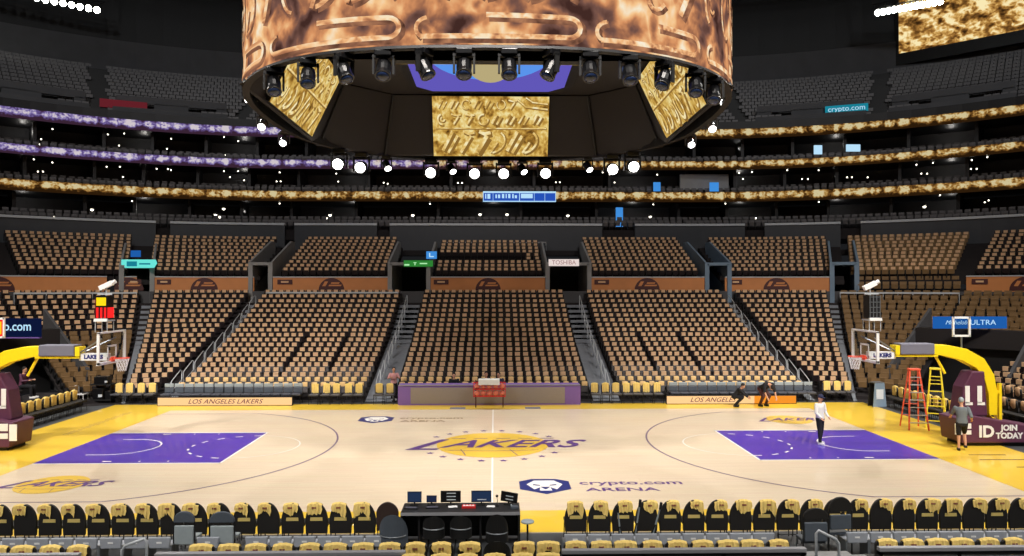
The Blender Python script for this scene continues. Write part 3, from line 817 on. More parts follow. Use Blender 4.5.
# ------------------------------------------------------------------ corner tunnels with LED signs (cut below the upper corner rows)
for s in (-1, 1):
    p, q = bp(11.6, s * (15.5 + 50)); T = Matrix.Translation(p) @ Matrix.Rotation(q, 4, 'Z')
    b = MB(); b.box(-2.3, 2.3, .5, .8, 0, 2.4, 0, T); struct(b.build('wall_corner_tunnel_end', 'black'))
    b = MB()
    b.box(-2.6, 2.6, .1, .95, 2.35, 3.3, 0, T)
    struct(b.build('wall_corner_lintel', 'panel_dark'))
    for k in (-1, 1):
        b = MB(); b.prism([(-3.4, 0), (2.4, 0), (2.4, 4.3), (-3.2, 1.4)], min(k * 2.6, k * 2.75), max(k * 2.6, k * 2.75), 'x', 0, T); struct(b.build('wall_corner_side', 'wall_dark'))
    t = thing('corner_sign', 'dark blue sign with pale crypto.com lettering above the corner tunnel' if s < 0 else 'blue lit sign with ULTRA lettering above the corner tunnel', 'sign', (p.x, p.y, 3.72), 0)
    if s < 0:
        t.location = (WX(12, 37.5), 11.1, WZ(327, 37.5))
        b = MB(); b.box(-2.1, 1.72, 0, .15, -.46, .46); b.build('panel', 'e_navy', t)
        text_mesh('lettering', 'crypto.com', .62, 'e_lightblue', (-1.15, -.012, .05), (PI / 2, 0, 0), .004, 'LEFT', parent=t, bold=.008, sx=.86)
        b = MB(); b.box(-2.1, 1.72, -.03, .18, -.52, -.46); b.build('trim', 'purple_board', t)
    else:
        t.location = (WX(977, 37.5), 11.1, WZ(323, 37.5))
        b = MB(); b.box(-1.85, 1.85, 0, .15, -.30, .30); b.build('panel', 'e_bluesign', t)
        text_mesh('lettering', 'Michelob', .30, 'e_lightblue', (-.75, -.012, 0), (PI / 2, 0, 0), .004, shear=.4, parent=t)
        text_mesh('lettering', 'ULTRA', .36, 'e_lightblue', (.62, -.012, 0), (PI / 2, 0, 0), .004, parent=t, sx=1.2)

# ------------------------------------------------------------------ the basketball court
court = MB(); court.box(-17.6, 17.6, -9.35, 9.35, -.08, 0.0)
court = struct(court.build('floor_court', 'maple'))
def mark(name, poly, m, z=.003, parent=court, T=None):
    b = MB(); b.prism(poly, z - .001, z, 'z', 0, T); o = b.build(name, m, parent); return o
def ring(name, cx, cy, r0, r1, a0, a1, m, z=.006, n=40, dash=None, parent=court):
    b = MB(); st = (a1 - a0) / n
    for k in range(n):
        if dash and k % dash[0] >= dash[1]: continue
        p, q = a0 + k * st, a0 + (k + 1) * st
        b.prism([(cx + r0 * cos(p), cy + r0 * sin(p)), (cx + r1 * cos(p), cy + r1 * sin(p)), (cx + r1 * cos(q), cy + r1 * sin(q)), (cx + r0 * cos(q), cy + r0 * sin(q))], z - .001, z)
    return b.build(name, m, parent)
for s in (-1, 1):
    def X(*ps): return [(s * x, y) for x, y in ps]
    mark('baseline_apron', X((14.325, -9.35), (17.6, -9.35), (17.6, 9.35), (14.325, 9.35)), 'apron')
    mark('lane_paint', X((8.53, -2.44), (14.30, -2.44), (14.30, 2.44), (8.53, 2.44)), 'paint', .004)
    b = MB()
    for (x0, x1, y0, y1) in ((8.48, 14.3, -2.52, -2.44), (8.48, 14.3, 2.44, 2.52), (8.46, 8.53, -2.52, 2.52)): b.box(min(s * x0, s * x1), max(s * x0, s * x1), y0, y1, .005, .006)
    for (xx, w) in ((12.0, .28), (11.1, .05), (10.2, .05)):
        for y in (-2.2, 2.2): b.box(min(s * xx, s * (xx + w)), max(s * xx, s * (xx + w)), y - .05, y + .05, .005, .0065)
    b.build('lane_lines', 'line_white', court)
    ring('restricted_arc', s * 12.75, 0, 1.22, 1.27, PI / 2 if s > 0 else -PI / 2, 3 * PI / 2 if s > 0 else PI / 2, 'line_white', .007)
    b = MB()
    for y in (-1.245, 1.245): b.box(min(s * 12.75, s * 13.3), max(s * 12.75, s * 13.3), y - .025, y + .025, .006, .007)
    b.build('restricted_line', 'line_white', court)
    h0 = -PI / 2 if s > 0 else PI / 2
    ring('free_throw_dashes', s * 8.53, 0, 1.79, 1.86, h0, h0 + PI, 'line_white', .007, n=44, dash=(5, 2))
    ring('free_throw_circle', s * 8.53, 0, 1.80, 1.84, h0 + PI, h0 + 2 * PI, 'line_white', .007)
    t0 = math.acos(6.71 / 7.24)
    c0 = math.asin(6.71 / 7.24)
    a0, a1 = (PI - c0, PI + c0) if s > 0 else (-c0, c0)
    ring('three_point_arc', s * 12.75, 0, 7.21, 7.27, a0, a1, 'line_purple', .005, n=70)
    xe = 12.75 - 7.24 * cos(c0)
    b = MB()
    for y in (-6.71, 6.71): b.box(min(s * xe, s * 14.3), max(s * xe, s * 14.3), y - .025, y + .025, .004, .005)
    b.build('three_point_line', 'line_purple', court)
for y0, y1 in ((7.7, 9.35), (-9.35, -7.7)):
    mark('sideline_apron', [(-17.6, y0), (17.6, y0), (17.6, y1), (-17.6, y1)], 'apron', .0025)
mark('half_line', [(-.026, -7.62), (.026, -7.62), (.026, 7.62), (-.026, 7.62)], 'line_white', .0035)
ring('center_circle', 0, 0, 1.80, 1.83, 0, 2 * PI, 'logo_faint', .003, n=60)
# centre logo
LC = (0.0, .12)
def lakers(cx, cy, r, parent_name='court_logo', stars=True):
    mark(parent_name + '_ball', [(cx + r * cos(2 * PI * k / 48), cy + r * 1.05 * sin(2 * PI * k / 48)) for k in range(48)], 'logo_yellow', .008)
    b = MB(); q = r / 1.95
    def seg(p0, p1, w, m_=0):
        d = Vector((p1[0] - p0[0], p1[1] - p0[1])); n = Vector((-d.y, d.x)).normalized() * w / 2
        b.prism([(p0[0] + n.x, p0[1] + n.y), (p0[0] - n.x, p0[1] - n.y), (p1[0] - n.x, p1[1] - n.y), (p1[0] + n.x, p1[1] + n.y)], .009, .010)
    pts = [(cx + r * u, cy + (-.55 + .12 * u * u) * r) for u in [i / 8 - .83 for i in range(14)]]
    for p, q2 in zip(pts, pts[1:]): seg(p, q2, .035 * q)
    seg((cx - .45 * r, cy - .88 * r), (cx - .55 * r, cy - .42 * r), .03 * q); seg((cx + .42 * r, cy - .9 * r), (cx + .30 * r, cy - .45 * r), .03 * q)
    b.build(parent_name + '_seams', 'logo_purple', court)
    # lettering: a long speed-line L then AKERS
    b = MB()
    b.prism([(cx - 2.95 * q, cy - .85 * q), (cx - 2.62 * q, cy - .85 * q), (cx - 1.55 * q, cy + .85 * q), (cx - 1.85 * q, cy + .85 * q)], .012, .013)
    b.prism([(cx - 2.95 * q, cy - .85 * q), (cx - 1.9 * q, cy - .85 * q), (cx - 1.8 * q, cy - .66 * q), (cx - 2.8 * q, cy - .66 * q)], .0115, .0125)
    b.build(parent_name + '_letter_l', 'logo_purple', court)
    text_mesh(parent_name + '_lettering', 'AKERS', 1.72 * q, 'logo_purple', (cx + .55 * q, cy + .02, .012), (0, 0, 0), .0008, shear=.55, sx=.93, parent=court, bold=.03 * q)
    b = MB()
    for k in range(5):
        b.prism([(cx + (-1.5 + k * .8) * q, cy + (.98 + .0 * k) * q), (cx + (-1.0 + k * .8) * q, cy + .98 * q), (cx + (-.95 + k * .8) * q, cy + 1.04 * q), (cx + (-1.45 + k * .8) * q, cy + 1.04 * q)], .0095, .0105)
    b.build(parent_name + '_speed_lines', 'logo_purple', court)
    if stars:
        for k in range(22):
            t_ = 2 * PI * k / 22
            sx_, sy_ = cx + 2.45 * q * cos(t_), cy + 2.5 * q * sin(t_)
            if abs(sy_ - cy) < .9 * q: continue
            pl = []
            for j in range(10):
                rr = .15 if j % 2 == 0 else .065
                pl.append((sx_ + rr * q * sin(j * PI / 5), sy_ + rr * q * cos(j * PI / 5)))
            mark(parent_name + '_star', pl, 'logo_purple', .008)
lakers(LC[0], LC[1], 1.95)
lakers(-12.25, -4.95, .92, 'corner_logo', False)
lakers(12.25, 4.75, .92, 'corner_logo', False)
def crypto(cx, cy, w, m_hex, m_txt, tx, ts, ts2):
    hx = [(cx + w * x, cy + w * 1.1 * y) for x, y in ((-.5, 0), (-.5, .33), (-.25, .5), (.25, .5), (.5, .33), (.5, 0), (.5, -.2), (0, -.52), (-.5, -.2))]
    mark('sponsor_emblem', hx, m_hex, .006)
    face = [(cx + w * x, cy + w * 1.1 * y) for x, y in ((-.36, .12), (-.20, .38), (.20, .38), (.36, .12), (.22, -.22), (.10, -.08), (.12, -.30), (-.12, -.30), (-.10, -.08), (-.22, -.22))]
    mark('sponsor_emblem_face', face, 'line_white', .008)
    for sg in (-1, 1):
        mark('sponsor_emblem_eye', [(cx + sg * w * .24, cy + w * .06), (cx + sg * w * .09, cy + w * .02), (cx + sg * w * .10, cy + w * .08), (cx + sg * w * .22, cy + w * .14)], m_hex, .010)
    mark('sponsor_emblem_nose', [(cx - w * .10, cy - w * .06), (cx, cy - w * .26), (cx + w * .10, cy - w * .06)], m_hex, .010)
    text_mesh('sponsor_lettering', 'crypto.com', ts, m_txt, (tx, cy + .22 * w, .006), (0, 0, 0), .0008, 'LEFT', parent=court, sx=1.15, bold=.006)
    text_mesh('sponsor_lettering', 'ARENA', ts2, m_txt, (tx + .12, cy - .28 * w, .006), (0, 0, 0), .0008, 'LEFT', parent=court, sx=1.35, bold=.006)
crypto(1.46, -5.45, 1.4, 'logo_navy', 'logo_purple', 2.42, .55, .46)
crypto(-4.85, 5.15, 1.4, 'logo_navy', 'logo_faint', -3.9, .5, .42)
for xx in (-1.6, 1.8):
    mark('floor_decal', [(xx - .35, 7.75), (xx + .35, 7.75), (xx + .35, 8.3), (xx - .35, 8.3)], 'grey_pad', .005)
# faint script on the baseline aprons
b = MB(); rr = random.Random(3)
for k in range(26):
    y = 2.2 + k * .2; w = rr.uniform(.15, .4)
    b.prism([(-15.9 - w / 2, y), (-15.9 + w / 2, y + .03), (-15.9 + w / 2, y + .08), (-15.9 - w / 2, y + .05)], .003, .0045)
b.build('apron_script', 'logo_faint', court)
for (x, y, l) in ((16.6, -2.6, 2.2), (16.9, -3.6, 1.8), (16.2, -1.9, 1.2), (17.0, -4.3, 1.6)):
    mark('apron_script', [(x - l / 2, y - .02), (x + l / 2, y - .06), (x + l / 2, y + .03), (x - l / 2, y + .06)], 'brown_red', .0045)

# ------------------------------------------------------------------ hanging scoreboard
SB = thing('hanging_scoreboard', 'huge ring-shaped scoreboard hanging over the court, copper video on its outside', 'scoreboard', (-.1, 0, 11.34))
def sup(a, b_, n, t):
    c, s = cos(t), sin(t)
    return (a * math.copysign(abs(c) ** (2 / n), c), b_ * math.copysign(abs(s) ** (2 / n), s))
A_, B_, NN = 7.72, 8.15, 2.6
NS = 96
pts = [sup(A_, B_, NN, 2 * PI * k / NS) for k in range(NS)]
def loopshell(mb, rows, mi=0):
    """rows: list of closed loops of 3-D points with equal count."""
    n = len(rows[0]); vs = [p for r_ in rows for p in r_]; fs = []
    for i in range(len(rows) - 1):
        for k in range(n):
            fs.append((i * n + k, i * n + (k + 1) % n, (i + 1) * n + (k + 1) % n, (i + 1) * n + k))
    mb.add(vs, fs, mi)
def sc(p, k): return (p[0] * k, p[1] * k)
b = MB()
loopshell(b, [[(x, y, .02) for x, y in pts], [(x * 1.0, y * 1.0, 1.2) for x, y in pts], [(x, y, 2.8) for x, y in pts], [(x, y, 7.2) for x, y in pts]])
o = b.build('outer_screen', 'led_outer', SB, smooth=True)
acc = [0]
for k in range(NS): acc.append(acc[-1] + math.dist(pts[k], pts[(k + 1) % NS]))
me = o.data; uv = me.uv_layers.new(name='UVMap')
for pi, p in enumerate(me.polygons):
    ks = [me.loops[l].vertex_index % NS for l in p.loop_indices]
    wrap = max(ks) - min(ks) > 2
    for l in p.loop_indices:
        vi = me.loops[l].vertex_index; k = vi % NS
        uv.data[l].uv = (acc[NS] if (wrap and k == 0) else acc[k], me.vertices[vi].co.z)
b = MB()
loopshell(b, [[(x, y, .02) for x, y in pts], [(x * 1.004, y * 1.004, -.06) for x, y in pts], [(x * .978, y * .978, -.06) for x, y in pts], [(x * .978, y * .978, .1) for x, y in pts]])
b.build('bottom_rim', 'truss', SB)
b = MB()
b.add([(x * .995, y * .995, 7.2) for x, y in pts], [tuple(range(NS))]); loopshell(b, [[(x * .985, y * .985, .0) for x, y in pts], [(x * .985, y * .985, 7.2) for x, y in pts]])
b.build('shell', 'black', SB)
# inside: an eight-sided tapering soffit with four slanting screens
def octa(h, l): return [(h, -l), (h, l), (l, h), (-l, h), (-h, l), (-h, -l), (-l, -h), (l, -h)]
lo, hi = octa(7.05, 4.7), octa(5.95, 4.2)
b = MB(); loopshell(b, [[(x, y, -.05) for x, y in octa(7.12, 4.72)], [(x, y, .0) for x, y in lo], [(x, y, 2.35) for x, y in hi]]);
b.add([(x, y, 2.4) for x, y in hi], [tuple(range(8))]); b.build('soffit', 'panel_dark', SB)
for k in range(8):
    b = MB(); p, q = lo[k], hi[k]; b.tube([(p[0] * .99, p[1] * .99, -.02), (q[0] * .99, q[1] * .99, 2.35)], .05, 6)
    b.build('soffit_rib', 'black', SB)
def slant(name, m, ang, h0, h1, w, z0=-.06, z1=2.22):
    T = Matrix.Rotation(ang, 4, 'Z'); b = MB()
    # local: facing -y, standing at +y
    n = Vector((0, z1 - z0, h0 - h1)).normalized()
    P = [Vector((-w, h0, z0)), Vector((w, h0, z0)), Vector((w, h1, z1)), Vector((-w, h1, z1))]
    off = Vector((0, -(z1 - z0), -(h0 - h1))).normalized()
    f = [T @ (p + off * .16) for p in P]; k = [T @ (p + off * .02) for p in P]
    b.add(f + k, [(4, 7, 6, 5), (0, 4, 5, 1), (1, 5, 6, 2), (2, 6, 7, 3), (3, 7, 4, 0)], 1)
    b.add([p + (T @ off - T @ Vector()) * .004 for p in f], [(0, 1, 2, 3)], 0)
    o = b.build(name, [m, 'black'], SB); me = o.data; uv = me.uv_layers.new(name='UVMap')
    Ti = T.inverted()
    for p in me.polygons:
        for l in p.loop_indices:
            c = Ti @ me.vertices[me.loops[l].vertex_index].co; uv.data[l].uv = (c.x + ang * 3, c.z * 1.1)
    return o
slant('inner_screen', 'led_center', 0, 7.02, 5.92, 2.5, -.02, 2.34)
slant('inner_screen', 'led_side', PI / 2, 6.98, 5.86, 2.75, 0.0, 2.3)
slant('inner_screen', 'led_side', -PI / 2, 6.98, 5.86, 2.75, 0.0, 2.3)
slant('inner_screen', 'led_center', PI, 7.02, 5.92, 2.5, -.02, 2.34)

def stroke(mb, pl, w, fn, mi=0, off=.012):
    """a band of width w along the 2-D polyline pl, laid on a screen by fn(u, z, off)."""
    L_ = []; 
    for i, (u, z) in enumerate(pl):
        a = pl[max(i - 1, 0)]; c = pl[min(i + 1, len(pl) - 1)]
        dx, dz = c[0] - a[0], c[1] - a[1]; l = math.hypot(dx, dz) or 1; nx, nz = -dz / l * w / 2, dx / l * w / 2
        L_ += [fn(u + nx, z + nz, off), fn(u - nx, z - nz, off)]
    mb.add(L_, [(2 * i, 2 * i + 1, 2 * i + 3, 2 * i + 2) for i in range(len(pl) - 1)], mi)
def arcl(cx_, cz_, rx, rz_, a0, a1, n=14): return [(cx_ + rx * cos(R(a0 + (a1 - a0) * k / n)), cz_ + rz_ * sin(R(a0 + (a1 - a0) * k / n))) for k in range(n + 1)]
def densify(pl, st=.25):
    o = [pl[0]]
    for a, c in zip(pl, pl[1:]):
        k = max(1, int(math.dist(a, c) / st)); o += [(a[0] + (c[0] - a[0]) * j / k, a[1] + (c[1] - a[1]) * j / k) for j in range(1, k + 1)]
    return o
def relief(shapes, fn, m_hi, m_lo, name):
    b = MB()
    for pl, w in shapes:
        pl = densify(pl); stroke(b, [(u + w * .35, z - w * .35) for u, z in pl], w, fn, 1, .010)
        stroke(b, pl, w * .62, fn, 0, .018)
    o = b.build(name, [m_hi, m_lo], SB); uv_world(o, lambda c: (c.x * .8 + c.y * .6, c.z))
def slant_fn(ang, h0, h1, z0, z1):
    T = Matrix.Rotation(ang, 4, 'Z'); n_ = Vector((0, -(z1 - z0), -(h0 - h1))).normalized()
    def fn(u, z, off):
        f = (z - z0) / (z1 - z0); return T @ (Vector((u, h0 + (h1 - h0) * f, z)) + n_ * (.16 + off))
    return fn
rg_ = random.Random(4)
def embossed(u0, u1, zb, zt, n, sl=.0, w=.09):
    """worn embossed fragments: broken loops, hooks and slanting bars, no readable characters."""
    sh = []; st = (u1 - u0) / n
    for k in range(n):
        u = u0 + (k + .12) * st; v_ = u + st * .72; h = zt - zb; q = rg_.randrange(5); cu, cz = (u + v_) / 2, (zb + zt) / 2
        sk = lambda p: [(a + (c - zb) * sl, c) for a, c in p]; a0 = rg_.uniform(0, 360); ww = w * rg_.uniform(.9, 1.6)
        if q == 0: sh.append((sk(arcl(cu, cz, (v_ - u) / 2, h / 2, a0, a0 + 290)), ww))
        elif q == 1: sh += [(sk(arcl(cu, cz, (v_ - u) / 2, h / 2, a0, a0 + 170)), ww), (sk(arcl(cu, cz, (v_ - u) / 5, h / 5, a0, a0 + 250)), ww * .8)]
        elif q == 2: sh += [(sk([(u, zb + h * .1), (cu, zt)]), ww * 1.3), (sk([(cu, zb), (v_, zt - h * .2)]), ww * 1.1)]
        elif q == 3: sh += [(sk([(u, zt), (cu, zt - h * .12), (v_, zt - h * .05)]), ww * 1.2), (sk([(u + (v_ - u) * .2, zb), (u + (v_ - u) * .75, zt - h * .2)]), ww * 1.5)]
        else: sh += [(sk(arcl(u, cz, (v_ - u), h / 2, -80, 60)), ww), (sk([(u, zb), (u + (v_ - u) * .4, cz)]), ww)]
    return sh
f0 = slant_fn(0, 7.02, 5.92, -.02, 2.34)
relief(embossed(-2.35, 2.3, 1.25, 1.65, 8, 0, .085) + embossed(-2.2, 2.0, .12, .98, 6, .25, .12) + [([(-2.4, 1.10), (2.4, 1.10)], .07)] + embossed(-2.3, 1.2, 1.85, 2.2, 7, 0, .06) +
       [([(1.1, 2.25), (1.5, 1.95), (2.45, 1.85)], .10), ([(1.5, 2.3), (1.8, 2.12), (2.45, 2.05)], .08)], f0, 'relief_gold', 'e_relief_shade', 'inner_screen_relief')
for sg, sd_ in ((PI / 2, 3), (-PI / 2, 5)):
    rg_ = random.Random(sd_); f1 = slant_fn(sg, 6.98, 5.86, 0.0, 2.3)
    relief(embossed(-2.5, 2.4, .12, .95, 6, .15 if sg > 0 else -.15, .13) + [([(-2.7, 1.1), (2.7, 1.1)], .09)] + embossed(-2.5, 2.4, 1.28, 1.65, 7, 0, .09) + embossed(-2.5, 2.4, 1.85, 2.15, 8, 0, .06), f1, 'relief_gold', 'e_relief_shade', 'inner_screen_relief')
# outer screen: big embossed letters and rounded bars along the foot
per = acc[NS]
def outer_fn(u, z, off):
    u = u % per; k = 0
    lo_, hi_ = 0, NS
    while hi_ - lo_ > 1:
        md = (lo_ + hi_) // 2
        if acc[md] <= u: lo_ = md
        else: hi_ = md
    f = (u - acc[lo_]) / (acc[lo_ + 1] - acc[lo_]); p, q = pts[lo_], pts[(lo_ + 1) % NS]
    x, y = p[0] + (q[0] - p[0]) * f, p[1] + (q[1] - p[1]) * f; nx, ny = (q[1] - p[1]), -(q[0] - p[0]); l = math.hypot(nx, ny)
    return Vector((x + nx / l * (off * 1.6 + .01), y + ny / l * (off * 1.6 + .01), z))
rg_ = random.Random(9); sh = []
u = 0
while u < per - 5:
    w_ = rg_.uniform(3.4, 4.8)
    sh.append(([(u + .2, .22), (u + w_ - .4, .22)] + arcl(u + w_ - .45, .46, .28, .24, -90, 90, 8) + [(u + 1.8, .74)], .20)); sh.append((arcl(u + .42, .42, .32, .26, 100, 230, 8), .16)); u += w_ + .15
u = .5
while u < per - 2:
    sh += embossed(u, u + 6.2, 1.15, 2.5, 6, rg_.uniform(-.1, .25), .15) + embossed(u, u + 6.2, 2.8, 4.4, 4, rg_.uniform(-.1, .25), .3); u += 6.4
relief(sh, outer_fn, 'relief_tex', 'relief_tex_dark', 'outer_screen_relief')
b = MB(); zc = 2.28
o8 = [(-3, -4.3), (-2.4, -5), (2.4, -5), (3, -4.3), (3, 4.3), (2.4, 5), (-2.4, 5), (-3, 4.3)]
b.prism(o8, zc, zc + .1, 'z'); b.build('ceiling_screen', 'e_ceilpurple', SB)
b = MB(); b.prism([(2.2 * cos(2 * PI * k / 32), 3.2 * sin(2 * PI * k / 32)) for k in range(32)], zc - .02, zc, 'z'); b.build('ceiling_screen_swirl', 'e_ceilblue', SB)
b = MB(); b.prism([(1.0 * cos(2 * PI * k / 32), 3.5 * sin(2 * PI * k / 32)) for k in range(32)], zc - .04, zc - .02, 'z'); b.build('ceiling_screen_disc', 'e_ceilgold', SB)
b = MB(); b.prism([(x * 1.12, y * 1.07) for x, y in o8], zc + .1, zc + .12, 'z'); b.build('ceiling_screen_frame', 'black', SB)
# suspension cables
b = MB()
for (x, y) in ((-4, -4), (4, -4), (4, 4), (-4, 4)): b.tube([(x, y, 7.2), (x * .8, y * .8, 24.6)], .05, 6)
b.build('cables', 'black', SB)

# moving-head stage lights
def moving_head(lens_mat):
    t = thing('moving_head_light', 'x', 'stage light')
    b = MB(); b.box(-.2, .2, -.15, .15, -.14, 0); b.build('base', 'black_gloss', t, bevel=.02)
    b = MB(); b.box(-.27, -.22, -.06, .06, -.58, -.1); b.box(.22, .27, -.06, .06, -.58, -.1); b.box(-.27, .27, -.07, .07, -.18, -.12); b.build('yoke', 'black', t)
    h = MB(); h.lathe([(.10, -.26), (.17, -.20), (.19, -.05), (.18, .12), (.20, .22), (.20, .25)], 14); ho = h.build('head', 'black_gloss', t, smooth=False)
    ho.location = (0, 0, -.44); ho.rotation_euler = (R(150), 0, 0)
    l = MB(); l.lathe([(.165, .25), (.16, .27), (.10, .30), (.02, .31)], 14); lo_ = l.build('lens', lens_mat, ho, smooth=True)
    return t, ho
mh, mhh = moving_head('screen_navy'); mh2, mhh2 = moving_head('e_white')
def solve_rim(px, far, k=.985, z=11.2):
    best = None
    for i in range(0, 720):
        t_ = PI * i / 720 + (0 if far else PI)
        x, y = sup(A_ * k, B_ * k, NN, t_); x -= .1
        D = y + 26.39; u = 494.6 + (x - CX) * FPX / D
        if best is None or abs(u - px) < best[0]: best = (abs(u - px), x, y)
    return best[1], best[2]
near = [275, 309, 344, 384, 424, 465, 509, 551, 590, 630, 666, 697, 716]
tilt = [20, 10, 45, 0, 60, 0, 0, -60, 0, 0, -45, -10, -20]
for i, px in enumerate(near):
    x, y = solve_rim(px, False)
    r_ = mh if i == 0 else dup(mh)
    r_.location = (x, y, 11.28); r_.rotation_euler = (0, 0, R(tilt[i]))
    r_.scale = (1.0, 1.0, 1.0)
    tag(r_, f'unlit black moving-head light, {ORD[i]} along the near rim counting from the shot clock end', 'stage light', 'moving lights on the near rim')
farl = [(340, 1), (362, 1), (387, 0), (431, 1), (451, 0), (475, 1), (504, 1), (522, 0), (545, 1), (588, 0), (612, 1), (633, 1)]
for i, (px, on) in enumerate(farl):
    x, y = solve_rim(px, True, .99)
    r_ = mh2 if i == 0 else dup(mh2)
    r_.location = (x, y, 11.28); r_.rotation_euler = (0, 0, 0)
    r_.scale = (1.35 if on else .9,) * 3
    tag(r_, f'glowing white stage light, {ORD[i]} along the far rim counting from the shot clock end', 'stage light', 'lit stage lights on the far rim')
    for c in [c for c in bpy.data.objects if c.parent == r_ and c.name.startswith('head')]:
        c.rotation_euler = (R(104), 0, 0) if on else (R(140), 0, R(35))
for s in (-1, 1):
    for i, (px, v) in enumerate(((252, 100), (264, 127), (285, 143))):
        D = [24.2, 28.0, 31.0][i]
        X_ = WX(px if s < 0 else 977 - px, D)
        r_ = dup(mh2); r_.scale = (.85,) * 3; r_.location = (X_, D - 26.39, WZ(v, D) + .45); r_.rotation_euler = (0, 0, R(-s * 30))
        for c in [c for c in bpy.data.objects if c.parent == r_ and c.name.startswith('head')]: c.rotation_euler = (R(130), 0, R(30 * s))
        tag(r_, f'glowing stage light, {ORD[i]} back along the scoreboard flank on the {"shot clock" if s < 0 else "ladder"} side', 'stage light', 'lit stage lights on the scoreboard flanks')
        b = MB(); b.tube([(0, 0, 0), (0, 0, .5)], .03, 6); b.build('drop_bar', 'truss', r_)

# ------------------------------------------------------------------ corner video board and floodlight banks
t = thing('corner_video_board', 'big gold video board hanging in the upper corner beside the bright floodlights', 'video board', (0, 0, 0))
p0, p1 = Vector((WX(905, 70), 43.6, 0)), Vector((WX(1024, 63.6), 37.2, 0))
d = (p1 - p0).normalized(); p1 = p0 + d * 13.5; nrm = Vector((-d.y, d.x, 0)); 
if nrm.y < 0: nrm = -nrm
def vb(mb, e0, e1, z0, z1, o0, o1, mi=0):
    q = [p0 + d * e0, p0 + d * e1]
    vs = [(*(q[i] + nrm * oo).xy, z) for z in (z0, z1) for oo in (o0, o1) for i in (0, 1)]
    mb.add(vs, [(0, 2, 3, 1), (4, 5, 7, 6), (0, 1, 5, 4), (2, 6, 7, 3), (0, 4, 6, 2), (1, 3, 7, 5)], mi)
b = MB(); vb(b, 0, 13.5, 27.4, 34.3, 0, .1); o = b.build('screen', 'led_corner', t); uv_world(o, lambda c: ((c - p0).to_2d().dot(d.to_2d()), c.z))
b = MB(); vb(b, -.35, 13.85, 26.3, 27.38, 0, .4); vb(b, -.35, -.02, 27.38, 34.6, 0, .4); vb(b, 13.52, 13.85, 27.38, 34.6, 0, .4); vb(b, -.35, 13.85, 26.3, 35, .12, .6); b.build('frame', 'black', t)

def flood_bank(q0, q1, n, side):
    q0, q1 = Vector(q0), Vector(q1)
    trs = thing('lighting_truss', f'black truss carrying the floodlights on the {side}', 'truss', q0)
    b = MB(); dd = q1 - q0
    b.tube([(0, 0, .45), tuple(dd + Vector((0, 0, .45)))], .05, 6); b.tube([(0, .4, .9), tuple(dd + Vector((0, .4, .9)))], .05, 6); b.build('chord', 'truss', trs)
    b = MB()
    for k in range(n * 2):
        a = dd * (k / (n * 2)); c = dd * ((k + 1) / (n * 2)); b.tube([tuple(a + Vector((0, 0, .45))), tuple(c + Vector((0, .4, .9)))], .025, 5)
    b.build('lacing', 'truss', trs)
    b = MB(); b.tube([(0, .4, .9), (0, .4, 36.1 - q0.z)], .04, 6); b.tube([tuple(dd + Vector((0, .4, .9))), tuple(dd + Vector((0, .4, 36.1 - q0.z)))], .04, 6); b.build('hanger', 'truss', trs)
    for k in range(n):
        pos = q0 + dd * ((k + .5) / n)
        t = thing('floodlight', f'blazing white floodlight, {ORD[k]} along the bank on the {side}', 'floodlight', pos, 0, f'floodlights in the bank on the {side}')
        b = MB(); T = Matrix.Rotation(R(108), 4, 'X')
        b.lathe([(.10, -.3), (.2, -.1), (.28, .12), (.29, .16)], 14, 0, T); b.box(-.03, .03, -.03, .03, .2, .5); b.build('housing', 'truss', t)
        b = MB(); b.lathe([(.27, .16), (.25, .19), (.05, .22)], 14, 0, T); b.build('lens', 'e_flood', t)
flood_bank((-43.6, 36.0, 30.3), (-34.6, 41.0, 29.85), 16, 'shot clock side')
flood_bank((WX(880, 66), 39.6, WZ(9, 66)), (WX(950, 62), 35.6, WZ(-4, 62)), 12, 'ladder side')
# faint roof trusses
for k in range(5):
    y = 2 + k * 10
    t = thing('roof_truss', f'black steel roof truss under the dark ceiling, {ORD[k]} back from the court centre', 'roof truss', (0, y, 34), 0, 'roof trusses')
    b = MB(); b.box(-60, 60, -.15, .15, 1.7, 2.0); b.box(-60, 60, -.15, .15, -.1, .15); b.build('chord', 'truss', t)
    b = MB()
    for j in range(24): b.tube([(-60 + j * 5, 0, 0), (-57.5 + j * 5, 0, 1.8), (-55 + j * 5, 0, 0)], .07, 5)
    b.build('lacing', 'truss', t)

for (a0, a1, lb) in ((-15.0, -6.3, 'grey steel rail across the top of the block toward the shot clock'), (-57, -37.5, 'grey steel rail across the top of the shot clock corner'),
                     (37.0, 57, 'grey steel rail across the top of the ladder corner')):
    q0_, _q = bp(rA(19) - .42, (a0 + a1) / 2)
    t = thing('crossbar_rail', lb, 'rail', (q0_.x, q0_.y, zA(19)))
    b = MB(); sweep(b, a0, a1, [(rA(19) - .45, 5.06), (rA(19) - .38, 5.06), (rA(19) - .38, 5.16), (rA(19) - .45, 5.16)]); b.v = [(x - q0_.x, y - q0_.y, z - zA(19)) for x, y, z in b.v]; b.build('top_bar', 'rail', t)
    b = MB(); k = 9
    for i in range(k):
        p, q = bp(rA(19) - .42, a0 + (a1 - a0) * (i + .02) / (k - 1 + .04)); b.tube([(p.x - q0_.x, p.y - q0_.y, -.05), (p.x - q0_.x, p.y - q0_.y, 5.08 - zA(19))], .022, 6)
    b.build('rail_posts', 'rail', t)

